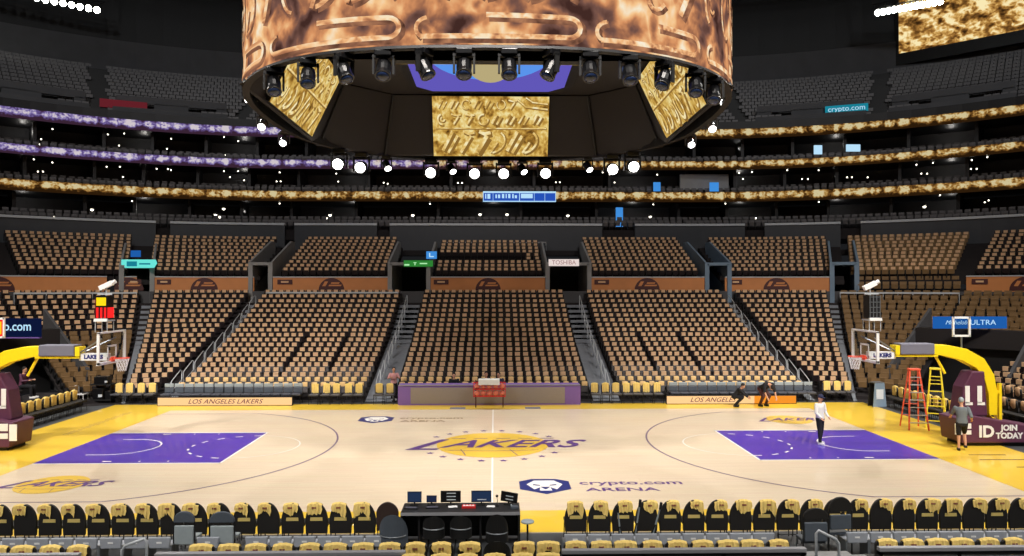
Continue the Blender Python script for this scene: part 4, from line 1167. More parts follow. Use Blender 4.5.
# ------------------------------------------------------------------ courtside chairs
def arch(w, z0, zs, z1, n=9, p=.75):
    pl = [(-w * .96, z0), (w * .96, z0), (w, zs)]
    for k in range(1, n): 
        t_ = PI / 2 * k / n; pl.append((w * cos(t_) ** p, zs + (z1 - zs) * sin(t_)))
    pl.append((0, z1))
    for k in range(n - 1, 0, -1):
        t_ = PI / 2 * k / n; pl.append((-w * cos(t_) ** p, zs + (z1 - zs) * sin(t_)))
    pl.append((-w, zs)); return pl
def courtside(name, label, m='chair_black', strip=False, zb=.29, zs=.56, zt=.94, w=.236, p=1.15):
    t = thing(name, label, 'chair')
    b = MB(); b.prism(arch(w, zb, zs, zt, 9, p), -.01, .05, 'y'); b.build('backrest', m, t, bevel=.012)
    b = MB(); b.box(-.22, .22, -.46, -.02, .40, .47); b.build('seat', m, t, bevel=.015)
    for sx_ in (-1, 1):
        for (y0, y1) in ((-.42, -.44), (.02, .06)):
            b = MB(); b.tube([(sx_ * .2, y0, .42), (sx_ * .21, y1, 0)], .012, 6); b.build('leg', 'truss', t)
    b = MB(); b.tube([(-.2, .045, .2), (.2, .045, .2)], .01, 6); b.build('crossbar', 'truss', t)
    if strip:
        b = MB(); b.prism([(-.13, .565), (.13, .565), (.125, .635), (-.125, .635)], .051, .058, 'y'); b.build('back_label', 'label_tan', t)
    return t
def vshirt(seed, w=.15, top=.93, fl=.30, bl=.17, droop=.05, thick=.07):
    """courtside shirt: follows the chair top, creased, its tail hangs with a ragged hem."""
    rnd = random.Random(seed); b = MB(); n = 12; vs = []
    style = seed % 4; tw = rnd.uniform(-.02, .02)
    for i in range(n + 1):
        u = i / n * 2 - 1; ed = u * u
        hem = (1.0 - .12 * ed, 1.15 - .55 * abs(u), .72 + .40 * abs(abs(u) - .1), .95 - .32 * u)[style]
        k = bl * (hem + rnd.uniform(-.10, .10)); f = fl * (1 - .10 * ed + rnd.uniform(-.06, .06))
        th = thick / 2; y = .02; top_ = top - droop * ed + rnd.uniform(-.006, .006); o = .012 + (.016 if i % 3 == 0 else .0) + rnd.uniform(0, .006)
        x = u * w + tw
        prof = [(y - th - .004, top_ - f, 0), (y - th - o, top_ - f, 0), (y - th - o - .004, top_ - f * .5, 0), (y - th - o, top_ - .01, 0), (y - th * .5, top_ + .014, 0),
                (y + th * .5, top_ + .014, 0), (y + th + o, top_ - .012, 0), (y + th + o + .006, top_ - k * .5, .012), (y + th + o, top_ - k, -.02), (y + th + .004, top_ - k, -.02), (y + th + .002, top_ - .005, 0), (y - th - .002, top_ - .005, 0)]
        vs += [(x + dx_ * u, a, c) for a, c, dx_ in prof]
    m_ = 12; fs = []
    for i in range(n):
        for j in range(m_):
            j2 = (j + 1) % m_; fs.append((i * m_ + j, i * m_ + j2, (i + 1) * m_ + j2, (i + 1) * m_ + j))
    fs += [tuple(range(m_)), tuple(range(n * m_ + m_ - 1, n * m_ - 1, -1))]
    b.add(vs, fs)
    b.box(-.045, .045, .02 + thick / 2 + .02, .02 + thick / 2 + .036, top - .11, top - .075, 1)
    me = b.mesh('draped_shirt', ['shirt', 'shirt_print']); return me
VS = [vshirt(i, .135 + .016 * (i % 3), .935, .30, .20 + .035 * (i % 3), .035, .055) for i in range(8)]
VSF = [vshirt(40 + i, .16, .93, .44, .14, .04) for i in range(4)]
VLOW = [vshirt(60 + i, .17 + .015 * (i % 3), .90, .26, .20, .03) for i in range(5)]
def shirt_at(me, loc, rz, label, grp='gold shirts draped over the courtside chairs'):
    o = bpy.data.objects.new('draped_shirt', me); COL.objects.link(o); o.location = loc; o.rotation_euler = (0, 0, rz)
    return tag(o, label, 'shirt', grp)
ccA = courtside('courtside_chair', 'x', 'chair_black'); ccB = courtside('courtside_chair', 'x', 'chair_black', True)
ccbr = courtside('courtside_chair', 'x', 'chair_brown', False, .34, .70, .94)
usedc = set()
def place(src, loc, rz, label, group=None):
    if src.name not in usedc:
        usedc.add(src.name); src.location = loc; src.rotation_euler = (0, 0, rz); tag(src, label, None, group); return src
    return dup(src, loc, rz, label, group)
D1 = 16.2; y1 = D1 - 26.39
random.seed(5)
G1 = 'black chairs lining the near sideline'
cols1 = [('shot clock', [366 - 23.65 * k for k in range(16)]), ('stepladder', [575.5 + 23.65 * k for k in range(20)])]
strips = {'shot clock': (0, 1, 2, 3, 5, 6, 7, 9, 10, 11, 12, 13, 15), 'stepladder': (0, 1, 2, 4, 5, 6, 8, 9, 11, 12, 15, 16, 18)}
for side, cs in cols1:
    for i, px in enumerate(cs):
        x = WX(px, D1); st = i in strips[side]
        place(ccB if st else ccA, (x, y1, 0), PI, f'black courtside chair{" with tan back strip" if st else " with plain back"}, {ORD[i]} from the production desk, {side} side', G1)
        dx = max(-.10, min(.10, (px - 494.6) / 330 * .11)) + random.uniform(-.02, .02)
        shirt_at(VS[(i * 5 + len(side)) % 8], (x + (dx if abs(px - 494) > 60 else 0), y1, 0), PI, f'gold shirt on the {ORD[i]} near courtside chair from the production desk, {side} side')
place(ccbr, (WX(388.5, D1), y1, 0), PI, 'dark brown round-backed chair without a shirt, right beside the production desk')
# second row: low grey tip-up seats
tip = thing('tip_up_seat', 'x', 'seat')
b = MB(); b.prism([(-.20, .34), (.20, .34), (.225, .56), (-.225, .56)], .0, .05, 'y'); b.build('backrest', 'pan_grey', tip, bevel=.02)
b = MB(); b.box(-.2, .2, -.36, 0, .34, .39); b.build('seat', 'pan_grey', tip, bevel=.015)
b = MB(); b.prism([(-.05, .44), (.05, .44), (.055, .475), (-.045, .475)], .05, .056, 'y'); b.build('number_plate', 'white', tip)
b = MB(); b.box(-.24, -.21, -.3, .05, 0, .40); b.box(.21, .24, -.3, .05, 0, .40); b.build('side_frame', 'steel', tip)
G2 = 'low grey seats behind the black courtside chairs'
D2 = 15.2
for side, cs in (('shot clock', [378 - 23.65 * k for k in range(17) if k not in (6, 8)]), ('stepladder', [575 + 23.65 * k for k in range(20) if k not in (9, 10, 11)])):
    for i, px in enumerate(cs):
        o = place(tip, (WX(px, D2), D2 - 26.39, 0), PI, f'low grey tip-up seat, {ORD[i]} from the production desk, second row, {side} side', G2)
# third row: shirts over black folding chairs behind the ledge
fc = courtside('folding_chair', 'x', 'chair_black', False, .42, .80, .90, .22, .8)
D3 = 13.75
G3 = 'black folding chairs behind the pale ledge'
def third(px, D, label, side, i, row):
    x = WX(px, D)
    place(fc, (x, D - 26.39, 0), PI, f'black folding chair, {ORD[i]} from the desk, {row}, {side} side', G3)
    shirt_at(VLOW[(i * 3 + len(row)) % 5], (x, D - 26.39, 0), PI, f'gold shirt, {ORD[i]} folding chair from desk, {row}, {side} side')
for i, px in enumerate([391 - 26.3 * k for k in range(8)] + [86, 60, 33, 8]): third(px, D3, '', 'shot clock', i, 'row at the pale ledge')
for i, px in enumerate([575.4 + 25.4 * k for k in range(9)] + [889, 915, 940, 966, 992, 1018]): third(px, D3, '', 'stepladder', i, 'row at the pale ledge')
for i, px in enumerate([416, 442, 470, 524, 549]): third(px, D3, '', 'middle', i, 'row just behind the production desk')
for i, px in enumerate([415, 441, 468, 495, 522, 549]): third(px, 13.15, '', 'middle', i, 'row nearest the viewer')
# ledges with pale fronts
for (p, q, lb) in ((-30, 86, 'pale-fronted ledge at the shot clock corner, beyond the stair gap'), (160, 406, 'long pale-fronted ledge between the stair gap and the production desk'),
                   (562, 808, 'long pale-fronted ledge between the production desk and the handrail'), (882, 1060, 'pale-fronted ledge at the ladder corner, beyond the handrail')):
    x0, x1 = WX(p, 13.2), WX(q, 13.2)
    t = thing('counter', lb, 'counter', ((x0 + x1) / 2, -13.2, 0)); h = (x1 - x0) / 2
    b = MB(); b.box(-h, h, -.02, .10, .86, .93); b.build('top', 'ledge', t, bevel=.01)
    b = MB(); b.box(-h + .02, h - .02, .02, .07, .05, .78); b.build('front_panel', 'offwhite', t)
    b = MB(); b.box(-h, h, .0, .09, .80, .85); b.build('shadow_rail', 'truss', t)
    for k in range(int(2 * h / 1.4) + 1):
        b = MB(); b.box(-h + k * 1.4, -h + k * 1.4 + .06, .0, .09, 0, .86); b.build('post', 'truss', t)
# stair gap platforms
for (p, q) in ((90, 158), (812, 878)):
    b = MB(); b.box(WX(p, 13.4), WX(q, 13.4), -14.5, -11.9, 0, .42); b.box(WX(p, 13.4), WX(q, 13.4), -14.5, -12.6, .42, .6)
    struct(b.build('floor_stair_platform', 'concrete'))
def bigrail(px0, px1, v0, v1, D, lb):
    t = thing('handrail', lb, 'handrail', (WX(px0, D), D - 26.39, .5)); x1 = WX(px1, D) - WX(px0, D)
    z0, z1 = WZ(v0, D) - .5, WZ(v1, D) - .5
    b = MB(); b.tube([(0, 0, -.1), (0, 0, z0 - .05), (.04 * (1 if x1 > 0 else -1), 0, z0), (x1 - .05 * (1 if x1 > 0 else -1), .0, z1 + .02), (x1, .0, z1 - .05), (x1, 0, -.1)], .025, 8); b.build('rail_tube', 'rail', t, smooth=True)
    b = MB(); b.tube([(0, 0, z0 * .5), (x1, 0, z1 * .5)], .018, 6); b.build('mid_bar', 'rail', t)
bigrail(818, 841, 532, 542, 12.8, 'bent steel handrail at the stair gap in front of the two dark high-backed chairs')
bigrail(152, 128, 535, 543, 12.9, 'bent steel handrail at the stair gap beside the two light grey chairs')

# grey chairs standing among the rows
def grey_chair(name, label, px, D, vt, mt, mb_, w=.235, rz=PI, top_h=.22):
    zt = WZ(vt, D)
    t = thing(name, label, 'chair', (WX(px, D), D - 26.39, 0), rz)
    b = MB(); b.prism(arch(w, zt - top_h, zt - top_h + .04, zt, 9, .9), -.01, .05, 'y'); b.build('head_panel', mt, t, bevel=.015)
    b = MB(); b.box(-w * .92, w * .92, .0, .05, zt - .66, zt - top_h - .06); b.build('backrest', mb_, t, bevel=.02)
    b = MB(); b.tube([(-w, .02, .0), (-w, .03, zt - top_h + .02)], .014, 6); b.tube([(w, .02, .0), (w, .03, zt - top_h + .02)], .014, 6); b.build('frame', 'black', t)
    b = MB(); b.box(-w * .9, w * .9, -.42, -.02, .42, .48); b.build('seat', mb_, t, bevel=.015)
    for k in (-1, 1):
        b = MB(); b.tube([(k * w * .85, -.38, .42), (k * w * .95, -.40, 0)], .013, 6); b.build('leg', 'steel', t)
    return t
grey_chair('high_backed_chair', 'light grey high-backed chair by the sideline, one nearer the shot clock of the grey pair', 189, 15.3, 508, 'grey_chair', 'grey_chair_light', .21)
grey_chair('high_backed_chair', 'light grey high-backed chair by the sideline, one nearer the desk of the grey pair', 226, 15.3, 508.5, 'grey_chair', 'grey_chair_light', .25)
grey_chair('high_backed_chair', 'dark high-backed chair with greenish grey back, lower of the pair by the handrail', 817, 14.9, 509, 'chair_black', 'grey_chair', .25)
grey_chair('high_backed_chair', 'tall dark-capped chair with plain grey back, taller of the pair by the handrail', 842, 15.4, 498, 'chair_black', 'grey_chair', .25, PI + .1, .30)

# tub chairs around the production desk
def tub(label, px, D, vt, m='chair_black', r=.25, capm='black_gloss', rz=PI):
    zt = WZ(vt, D); t = thing('tub_chair', label, 'chair', (WX(px, D), D - 26.39, 0), rz)
    b = MB(); n = 14; vs = []
    for i in range(n + 1):
        a = -R(80) + R(160) * i / n
        for rr_, zz in ((r, .36), (r, zt - (zt - .62) * (abs(a) / R(80)) ** 2.2), (r - .06, zt - .015 - (zt - .62) * (abs(a) / R(80)) ** 2.2), (r - .06, .36)):
            vs.append((rr_ * sin(a), rr_ * cos(a) - .12, zz))
    fs = []
    for i in range(n):
        for j in range(4): fs.append((i * 4 + j, i * 4 + (j + 1) % 4, (i + 1) * 4 + (j + 1) % 4, (i + 1) * 4 + j))
    fs += [(0, 1, 2, 3), (n * 4 + 3, n * 4 + 2, n * 4 + 1, n * 4)]
    b.add(vs, fs); b.build('shell', m, t, smooth=False)
    b = MB(); b.lathe([(r - .06, .38), (r - .05, .46), (r - .10, .49)], 18, 0, Matrix.Translation((0, -.12, 0))); b.build('seat', capm, t)
    b = MB(); pts_ = [((r + .004) * sin(R(-60 + 12 * k)), (r + .004) * cos(R(-60 + 12 * k)) - .12, .56) for k in range(11)]; b.tube(pts_, .014, 6); b.build('metal_band', 'steel', t)
    for k in range(4):
        a = PI / 4 + k * PI / 2; b = MB(); b.tube([(.14 * cos(a), .14 * sin(a) - .12, .38), (.2 * cos(a), .2 * sin(a) - .12, 0)], .014, 6); b.build('leg', 'truss', t)
    return t
tub('big black tub chair with grey rim, at the shot clock end of the production desk', 394, 15.2, 511, 'grey_chair', .29, 'black_gloss')
tub('black tub chair pulled up to the middle of the desk, nearer the shot clock', 434, 15.6, 514, 'black', .23)
tub('black tub chair pulled up to the middle of the desk, next to the red item', 461, 15.6, 513.5, 'black', .23)
tub('taller black tub chair at the stool end of the production desk', 497, 15.3, 512, 'black', .23)
tub('black tub chair with no shirt amid gold-shirted chairs behind the desk', 497, 13.9, 538, 'black', .26)

for k, (px0, px1, v0) in enumerate(((623, 617, 506), (634, 640, 500), (650, 661, 503))):
    D = 15.75; zt = WZ(v0, D); x0 = WX(px0, D); dx = WX(px1, D) - x0
    tt = thing('folded_stand', f'folded tripod stand leaning on the near chairs, {ORD[k]} from the production desk', 'tripod stand', (x0, D - 26.39, 0), 0, 'folded stands leaning on the near chairs')
    b = MB(); b.tube([(0, .12, .0), (dx, -.06, zt)], .018, 6); b.build('pole', 'grey_chair_light', tt)
    for j in (-1, 1):
        b = MB(); b.tube([(j * .07, .14, .0), (dx * .55 + j * .01, .01, zt * .55)], .014, 6); b.build('leg', 'black', tt)
    b = MB(); b.tube([(dx * .9, -.05, zt * .88), (dx, -.06, zt + .02)], .03, 8); b.build('head', 'black', tt)
# ------------------------------------------------------------------ production desk and what stands on it
dx0, dx1, dy0, dy1 = WX(402, 16.2), WX(520, 16.2), -10.35, -9.62
dk = thing('production_desk', 'long black production desk with skirted ends at the near sideline', 'desk', ((dx0 + dx1) / 2, (dy0 + dy1) / 2, 0)); hw = (dx1 - dx0) / 2; hd = (dy1 - dy0) / 2
b = MB(); b.box(-hw, hw, -hd, hd, .70, .75); b.build('top', 'table_black', dk, bevel=.008)
b = MB(); b.box(-hw + .02, hw - .02, hd - .04, hd - .01, .03, .70); b.build('modesty_panel', 'black', dk)
b = MB(); b.box(-hw, -hw + .04, -hd, hd, 0, .70); b.build('end_panel', 'table_black', dk)
b = MB(); b.box(hw - .04, hw, -hd, hd, 0, .70); b.build('end_panel', 'table_black', dk)
for k in range(2):
    b = MB(); b.box(-.9 + k * 1.3, -.86 + k * 1.3, -hd + .05, hd - .05, 0, .70); b.build('leg', 'truss', dk)
b = MB(); b.box(-hw, hw, -hd - .012, -hd, .69, .752); b.build('edge_strip', 'ledge', dk)
def monitor(label, px, w, vt, m, rz=0.0, roll=0.0, lines=0):
    D = 16.62; x = WX(px, D); zt = WZ(vt, D); h = zt - .80; W = w * D / FPX
    t = thing('monitor', label, 'monitor', (x, D - 26.39, .75), rz)
    b = MB(); b.box(-.09, .09, -.08, .06, 0, .015); b.box(-.015, .015, -.0, .03, .0, .12); b.build('stand', 'black', t)
    T = Matrix.Rotation(roll, 4, 'Y')
    b = MB(); b.box(-W / 2, W / 2, 0, .03, .05, .05 + h, 0, T); b.build('case', 'black_gloss', t)
    b = MB(); b.box(-W / 2 + .012, W / 2 - .012, -.006, 0, .065, .038 + h, 0, T); b.build('screen', m, t)
    if lines:
        b = MB()
        for k in range(lines): b.box(-W * .2, W * .25, -.010, -.006, .10 + k * .07, .118 + k * .07, 0, T)
        b.build('screen_text', 'offwhite', t)
monitor('small monitor with blue-grey screen at the shot clock end of the desk', 415, 14, 490.5, 'e_screen')
monitor('smallest dark monitor, between the end monitor and the widest black one', 432, 10, 494.5, 'screen_navy')
monitor('wide black monitor with pale text lines, near the desk middle', 451, 20, 490, 'black_gloss', lines=3)
monitor('wide monitor with blue-grey screen beside the red item', 481.5, 20, 490, 'e_screen', lines=1)
monitor('dark monitor tilted askew at the stool end of the desk', 508.5, 17, 491.5, 'black_gloss', -.25, .10, 2)
t = thing('microphone', 'thin black gooseneck microphone between the last two monitors', 'microphone', (WX(497, 16.5), 16.5 - 26.39, .75))
b = MB(); b.tube([(0, 0, 0), (.01, 0, .12), (0, -.02, .2)], .008, 6); b.build('stem', 'black', t); b = MB(); b.ball((0, -.02, .22), .03); b.build('head', 'black', t); b = MB(); b.lathe([(.05, 0), (.05, .01), (.02, .015)], 12); b.build('foot', 'black', t)
def desk_item(name, label, cat, px, v, w, d, h, m, rz=0, detail=None):
    D = CH * 0 + (CH - .75) * FPX / (v - 286.5); t = thing(name, label, cat, (WX(px, D), D - 26.39, .75), rz)
    b = MB(); b.prism([(-w / 2, -d / 2), (w / 2, -d / 2), (w / 2 * .92, d / 2), (-w / 2 * .92, d / 2)], 0, h); b.build('body', m, t, bevel=.004)
    if detail: detail(t)
def keys(t):
    b = MB()
    for r_ in range(3):
        for c_ in range(8): b.box(-.12 + c_ * .03, -.10 + c_ * .03, -.05 + r_ * .035, -.03 + r_ * .035, .02, .026)
    b.build('keys', 'grey_pad', t)
def MBbtn(t):
    b = MB()
    for k in range(4): b.lathe([(.018, .05), (.016, .062)], 8, 0, Matrix.Translation((-.10 + k * .065, .0, 0)))
    b.box(-.12, .12, -.06, -.03, .05, .056); b.build('dials', 'paper', t)
desk_item('control_console', 'red framed control console lying on the desk', 'console', 469, 506.5, .30, .16, .05, 'red', 0, lambda t: MBbtn(t))

desk_item('keyboard', 'black keyboard lying before the smallest monitor', 'keyboard', 433, 506.5, .30, .13, .02, 'black_gloss', .1, keys)
desk_item('keyboard', 'black keyboard lying at the shot clock end of the desk', 'keyboard', 412, 507, .30, .13, .02, 'black_gloss', -.1, keys)
desk_item('paper_sheet', 'white paper lying before the wide black monitor', 'paper', 453, 505.5, .20, .14, .004, 'paper', .2)
desk_item('paper_sheet', 'pale paper lying between the red console and the microphone', 'paper', 491, 505.5, .18, .14, .004, 'paper', -.1)
desk_item('telephone', 'grey telephone at the stool end of the desk', 'telephone', 514, 507.5, .16, .16, .05, 'grey_chair', .2, lambda t: (lambda b: (b.tube([(-.06, -.04, .06), (-.06, 0, .075), (-.06, .05, .06)], .014, 8), b.build('handset', 'grey_chair_light', t)))(MB()))
t = thing('round_stool', 'small round-topped pedestal table standing beside the desk on the yellow apron', 'table', (WX(527.5, 16.0), 16.0 - 26.39, 0))
b = MB(); b.lathe([(.13, .54), (.14, .55), (.14, .57), (.13, .58)], 20); b.build('top', 'grey_chair_light', t); b = MB(); b.lathe([(.02, .02), (.02, .54)], 10); b.build('stem', 'truss', t); b = MB(); b.lathe([(.12, 0), (.11, .015), (.02, .03)], 16); b.build('foot', 'truss', t)

# ------------------------------------------------------------------ far sideline: benches, boards, scorer table
DF = 36.2; yF = DF - 26.39
bench = thing('bench_chair', 'x', 'chair')
b = MB(); b.box(-.21, .21, .0, .07, .50, .74); b.box(-.21, .21, .0, .08, .76, .92, 1); b.build('backrest', ['grey_chair', 'grey_chair_light'], bench, bevel=.02)
b = MB(); b.box(-.22, .22, -.46, -.01, .40, .49); b.build('seat', 'bench_pad', bench, bevel=.02)
for k in (-1, 1):
    for y in (-.42, .03):
        b = MB(); b.tube([(k * .19, y, .41), (k * .2, y, 0)], .015, 6); b.build('leg', 'truss', bench)
for side, p0_, n in (('shot clock', 173, 14), ('ladder', 674, 15)):
    for i in range(n):
        px = p0_ + 9.75 * i
        j = (n - 1 - i) if side == 'shot clock' else i
        place(bench, (WX(px, DF), yF, 0), 0, f'grey padded bench chair, {ORD[j]} from the scorer table side, bench on the {side} side', 'padded team bench chairs')
ccF = courtside('sideline_chair', 'x', 'bench_pad', False, .36, .72, .92, .22, .8)
GF = 'shirt-draped chairs on the far sideline'
nF = 0
def farchair(px, D, rz, lb, slb, src=ccF, z=0, me=None):
    x = WX(px, D); place(src, (x, D - 26.39, z), rz, lb, GF); shirt_at(me or VSF[int(px) % 4], (x, D - 26.39, z), rz, slb, 'gold shirts on the far courtside chairs')
for i, px in enumerate([391, 380, 360, 349.7, 337.8, 328, 316.8]):
    farchair(px, 36.0, 0, f'grey far sideline chair, {ORD[i]} from the scorer table toward the shot clock', f'gold shirt on {ORD[i]} far sideline chair from scorer table toward the shot clock')
for i, px in enumerate([595, 605.7, 616, 627, 637, 647, 657.5]):
    farchair(px, 36.0, 0, f'grey far sideline chair, {ORD[i]} from the scorer table toward the ladders', f'gold shirt on {ORD[i]} far sideline chair from scorer table toward the ladders')
for i, px in enumerate([157, 146, 135, 124.5]):
    farchair(px, 36.4, 0, f'far corner chair, {ORD[i]} beyond the shot clock side team bench', f'gold shirt on the {ORD[i]} corner chair beyond the shot clock side bench')
for i, px in enumerate([829.5, 840, 850.5]):
    farchair(px, 36.4, 0, f'far corner chair, {ORD[i]} beyond the ladder side team bench', f'gold shirt on the {ORD[i]} corner chair beyond the ladder side bench')
def board(p0_, p1_, lb, body, extra=False):
    x0, x1 = WX(p0_, 35.3), WX(p1_, 35.3); h = (x1 - x0) / 2
    t = thing('led_board', lb, 'LED advert board', ((x0 + x1) / 2, 8.95, 0)); b = MB(); b.box(-h, h, 0, .12, 0, .40); b.build('case', 'black', t)
    b = MB(); b.box(-h + .03, h - .03, -.012, 0, .03, .38); b.build('screen', 'e_orange', t)
    if extra: b = MB(); b.box(h * .35, h - .03, -.016, -.012, .03, .38); b.build('deep_orange_part', 'e_orange_deep', t)
    text_mesh('lettering', body, .30, 'e_purple_text', (0 if not extra else -.9, -.02, .20), (PI / 2, 0, 0), .002, shear=.35, sx=1.15, parent=t)
board(161, 294, 'long orange LED board in front of the bench on the shot clock side', 'LOS ANGELES LAKERS')
board(667, 799, 'orange LED board before the ladder side bench, deeper orange at one end', 'LOS ANGELES', True)
x0, x1 = WX(398, 35.1), WX(581, 35.1); h = (x1 - x0) / 2
t = thing('scorer_table', 'long scorer table with grey LED face and purple ends on the far sideline', 'scorer table', ((x0 + x1) / 2, 8.95, 0))
b = MB(); b.box(-h, h, .02, .75, .86, .93); b.build('top', 'purple_board', t, bevel=.01)
b = MB(); b.box(-h, h, .0, .12, .0, .86); b.build('case', 'purple_board', t)
b = MB(); b.box(-h + .58, h - .72, -.012, 0, .07, .82); b.build('screen', 'led_grey', t)
for k in (-1, 1):
    b = MB(); b.box(k * h - .02, k * h + .02, .1, .7, 0, .86); b.build('end_panel', 'purple_board', t)
b = MB(); b.box(-h, h, -.02, .02, .90, .94); b.build('light_edge', 'ledge', t)

# ball rack with basketballs
rx, ry = WX(489.5, 34.6), 8.2
t = thing('ball_rack', 'red wheeled ball rack with a white cloth on top, before the scorer table', 'ball rack', (rx, ry, 0))
for sx_ in (-1, 1):
    b = MB(); b.tube([(sx_ * .62, 0, .06), (sx_ * .62, 0, 1.25)], .03, 8); b.build('upright', 'brown_red', t)
    b = MB(); b.lathe([(.05, -.02), (.06, 0), (.05, .02)], 12, 0, Matrix.Translation((sx_ * .62, -.05, .06)) @ Matrix.Rotation(PI / 2, 4, 'Y')); b.build('caster', 'black', t)
for z in (.52, .84, 1.14):
    b = MB(); b.tube([(-.72, -.13, z), (.72, -.13, z)], .022, 6); b.tube([(-.72, .13, z), (.72, .13, z)], .022, 6)
    for k in range(5): b.tube([(-.72 + k * .36, -.13, z), (-.72 + k * .36, .13, z)], .015, 6)
    b.build('shelf_rails', 'red', t)
b = MB()
for k in range(6): b.tube([(-.72 + k * .288, -.15, .50), (-.72 + k * .288, -.15, 1.16)], .016, 6)
b.build('front_bars', 'red', t)
cl = MB(); cl.box(-.50, .46, -.20, .20, 1.20, 1.30); cl.box(-.50, .46, -.215, -.195, 1.05, 1.28)
o = cl.build('folded_cloth', 'cloth_white', None, bevel=.02); o.location = (rx, ry, 0); tag(o, 'white folded cloth lying over the top of the red ball rack', 'cloth')
bm_ = MB(); bm_.ball((0, 0, 0), .12, 0, 16); bme = bm_.mesh('basketball', ['ball']); bme.polygons.foreach_set('use_smooth', [True] * len(bme.polygons))
for r_, z in enumerate((.665, .985)):
    for k in range(5):
        o = bpy.data.objects.new('basketball', bme); COL.objects.link(o); o.location = (rx - .576 + k * .288, ry, z)
        tag(o, f'pinkish orange basketball, {ORD[k]} from the shot clock side on the rack\'s {("lower", "upper")[r_]} shelf', 'basketball', 'basketballs on the red rack')

# ------------------------------------------------------------------ chairs along the baselines
ccE = courtside('baseline_chair', 'x', 'chair_black', False, .34, .70, .92, .22, .8)
for s, nm, ys in ((-1, 'shot clock end', [3.4 + .53 * k for k in range(9)]), (1, 'ladder end', [1.05 + .55 * k for k in range(14)])):
    for i, y in enumerate(ys):
        place(ccE, (s * 18.55, y, 0), -s * PI / 2, f'black baseline chair, {ORD[i]} from the hoop base along the {nm}', 'chairs along the baselines')
        shirt_at(VSF[i % 4], (s * 18.55, y, 0), -s * PI / 2, f'gold shirt on the {ORD[i]} baseline chair from the hoop base, {nm}', 'gold shirts on the baseline chairs')
for s in (-1, 1):
    b = MB(); b.box(s * 19.0, s * 20.0, -2, 9.2, -.02, .3); b.box(s * 20.0, s * 21.2, -2, 9.2, -.02, .6); struct(b.build('floor_riser', 'tread'))
    nm = 'shot clock end' if s < 0 else 'ladder end'
    for rw, (xx, zz) in enumerate(((19.75, .3), (20.7, .6))):
        ys = [3.2 + .55 * k for k in range(4 if rw == 0 else 7)] if s < 0 else [.3 + .55 * k for k in range(8)]
        for i, y in enumerate(ys):
            place(ccE, (s * xx, y, zz), -s * PI / 2, f'black riser chair, {ORD[i]} from the hoop base, {("lower", "upper")[rw]} riser, {nm}', 'chairs on the end risers')
            shirt_at(SHIRTS[i % 5], (s * xx, y, zz + .06), -s * PI / 2, f'tan shirt on the {ORD[i]} chair of the {("lower", "upper")[rw]} riser, {nm}', 'tan shirts on the riser chairs')

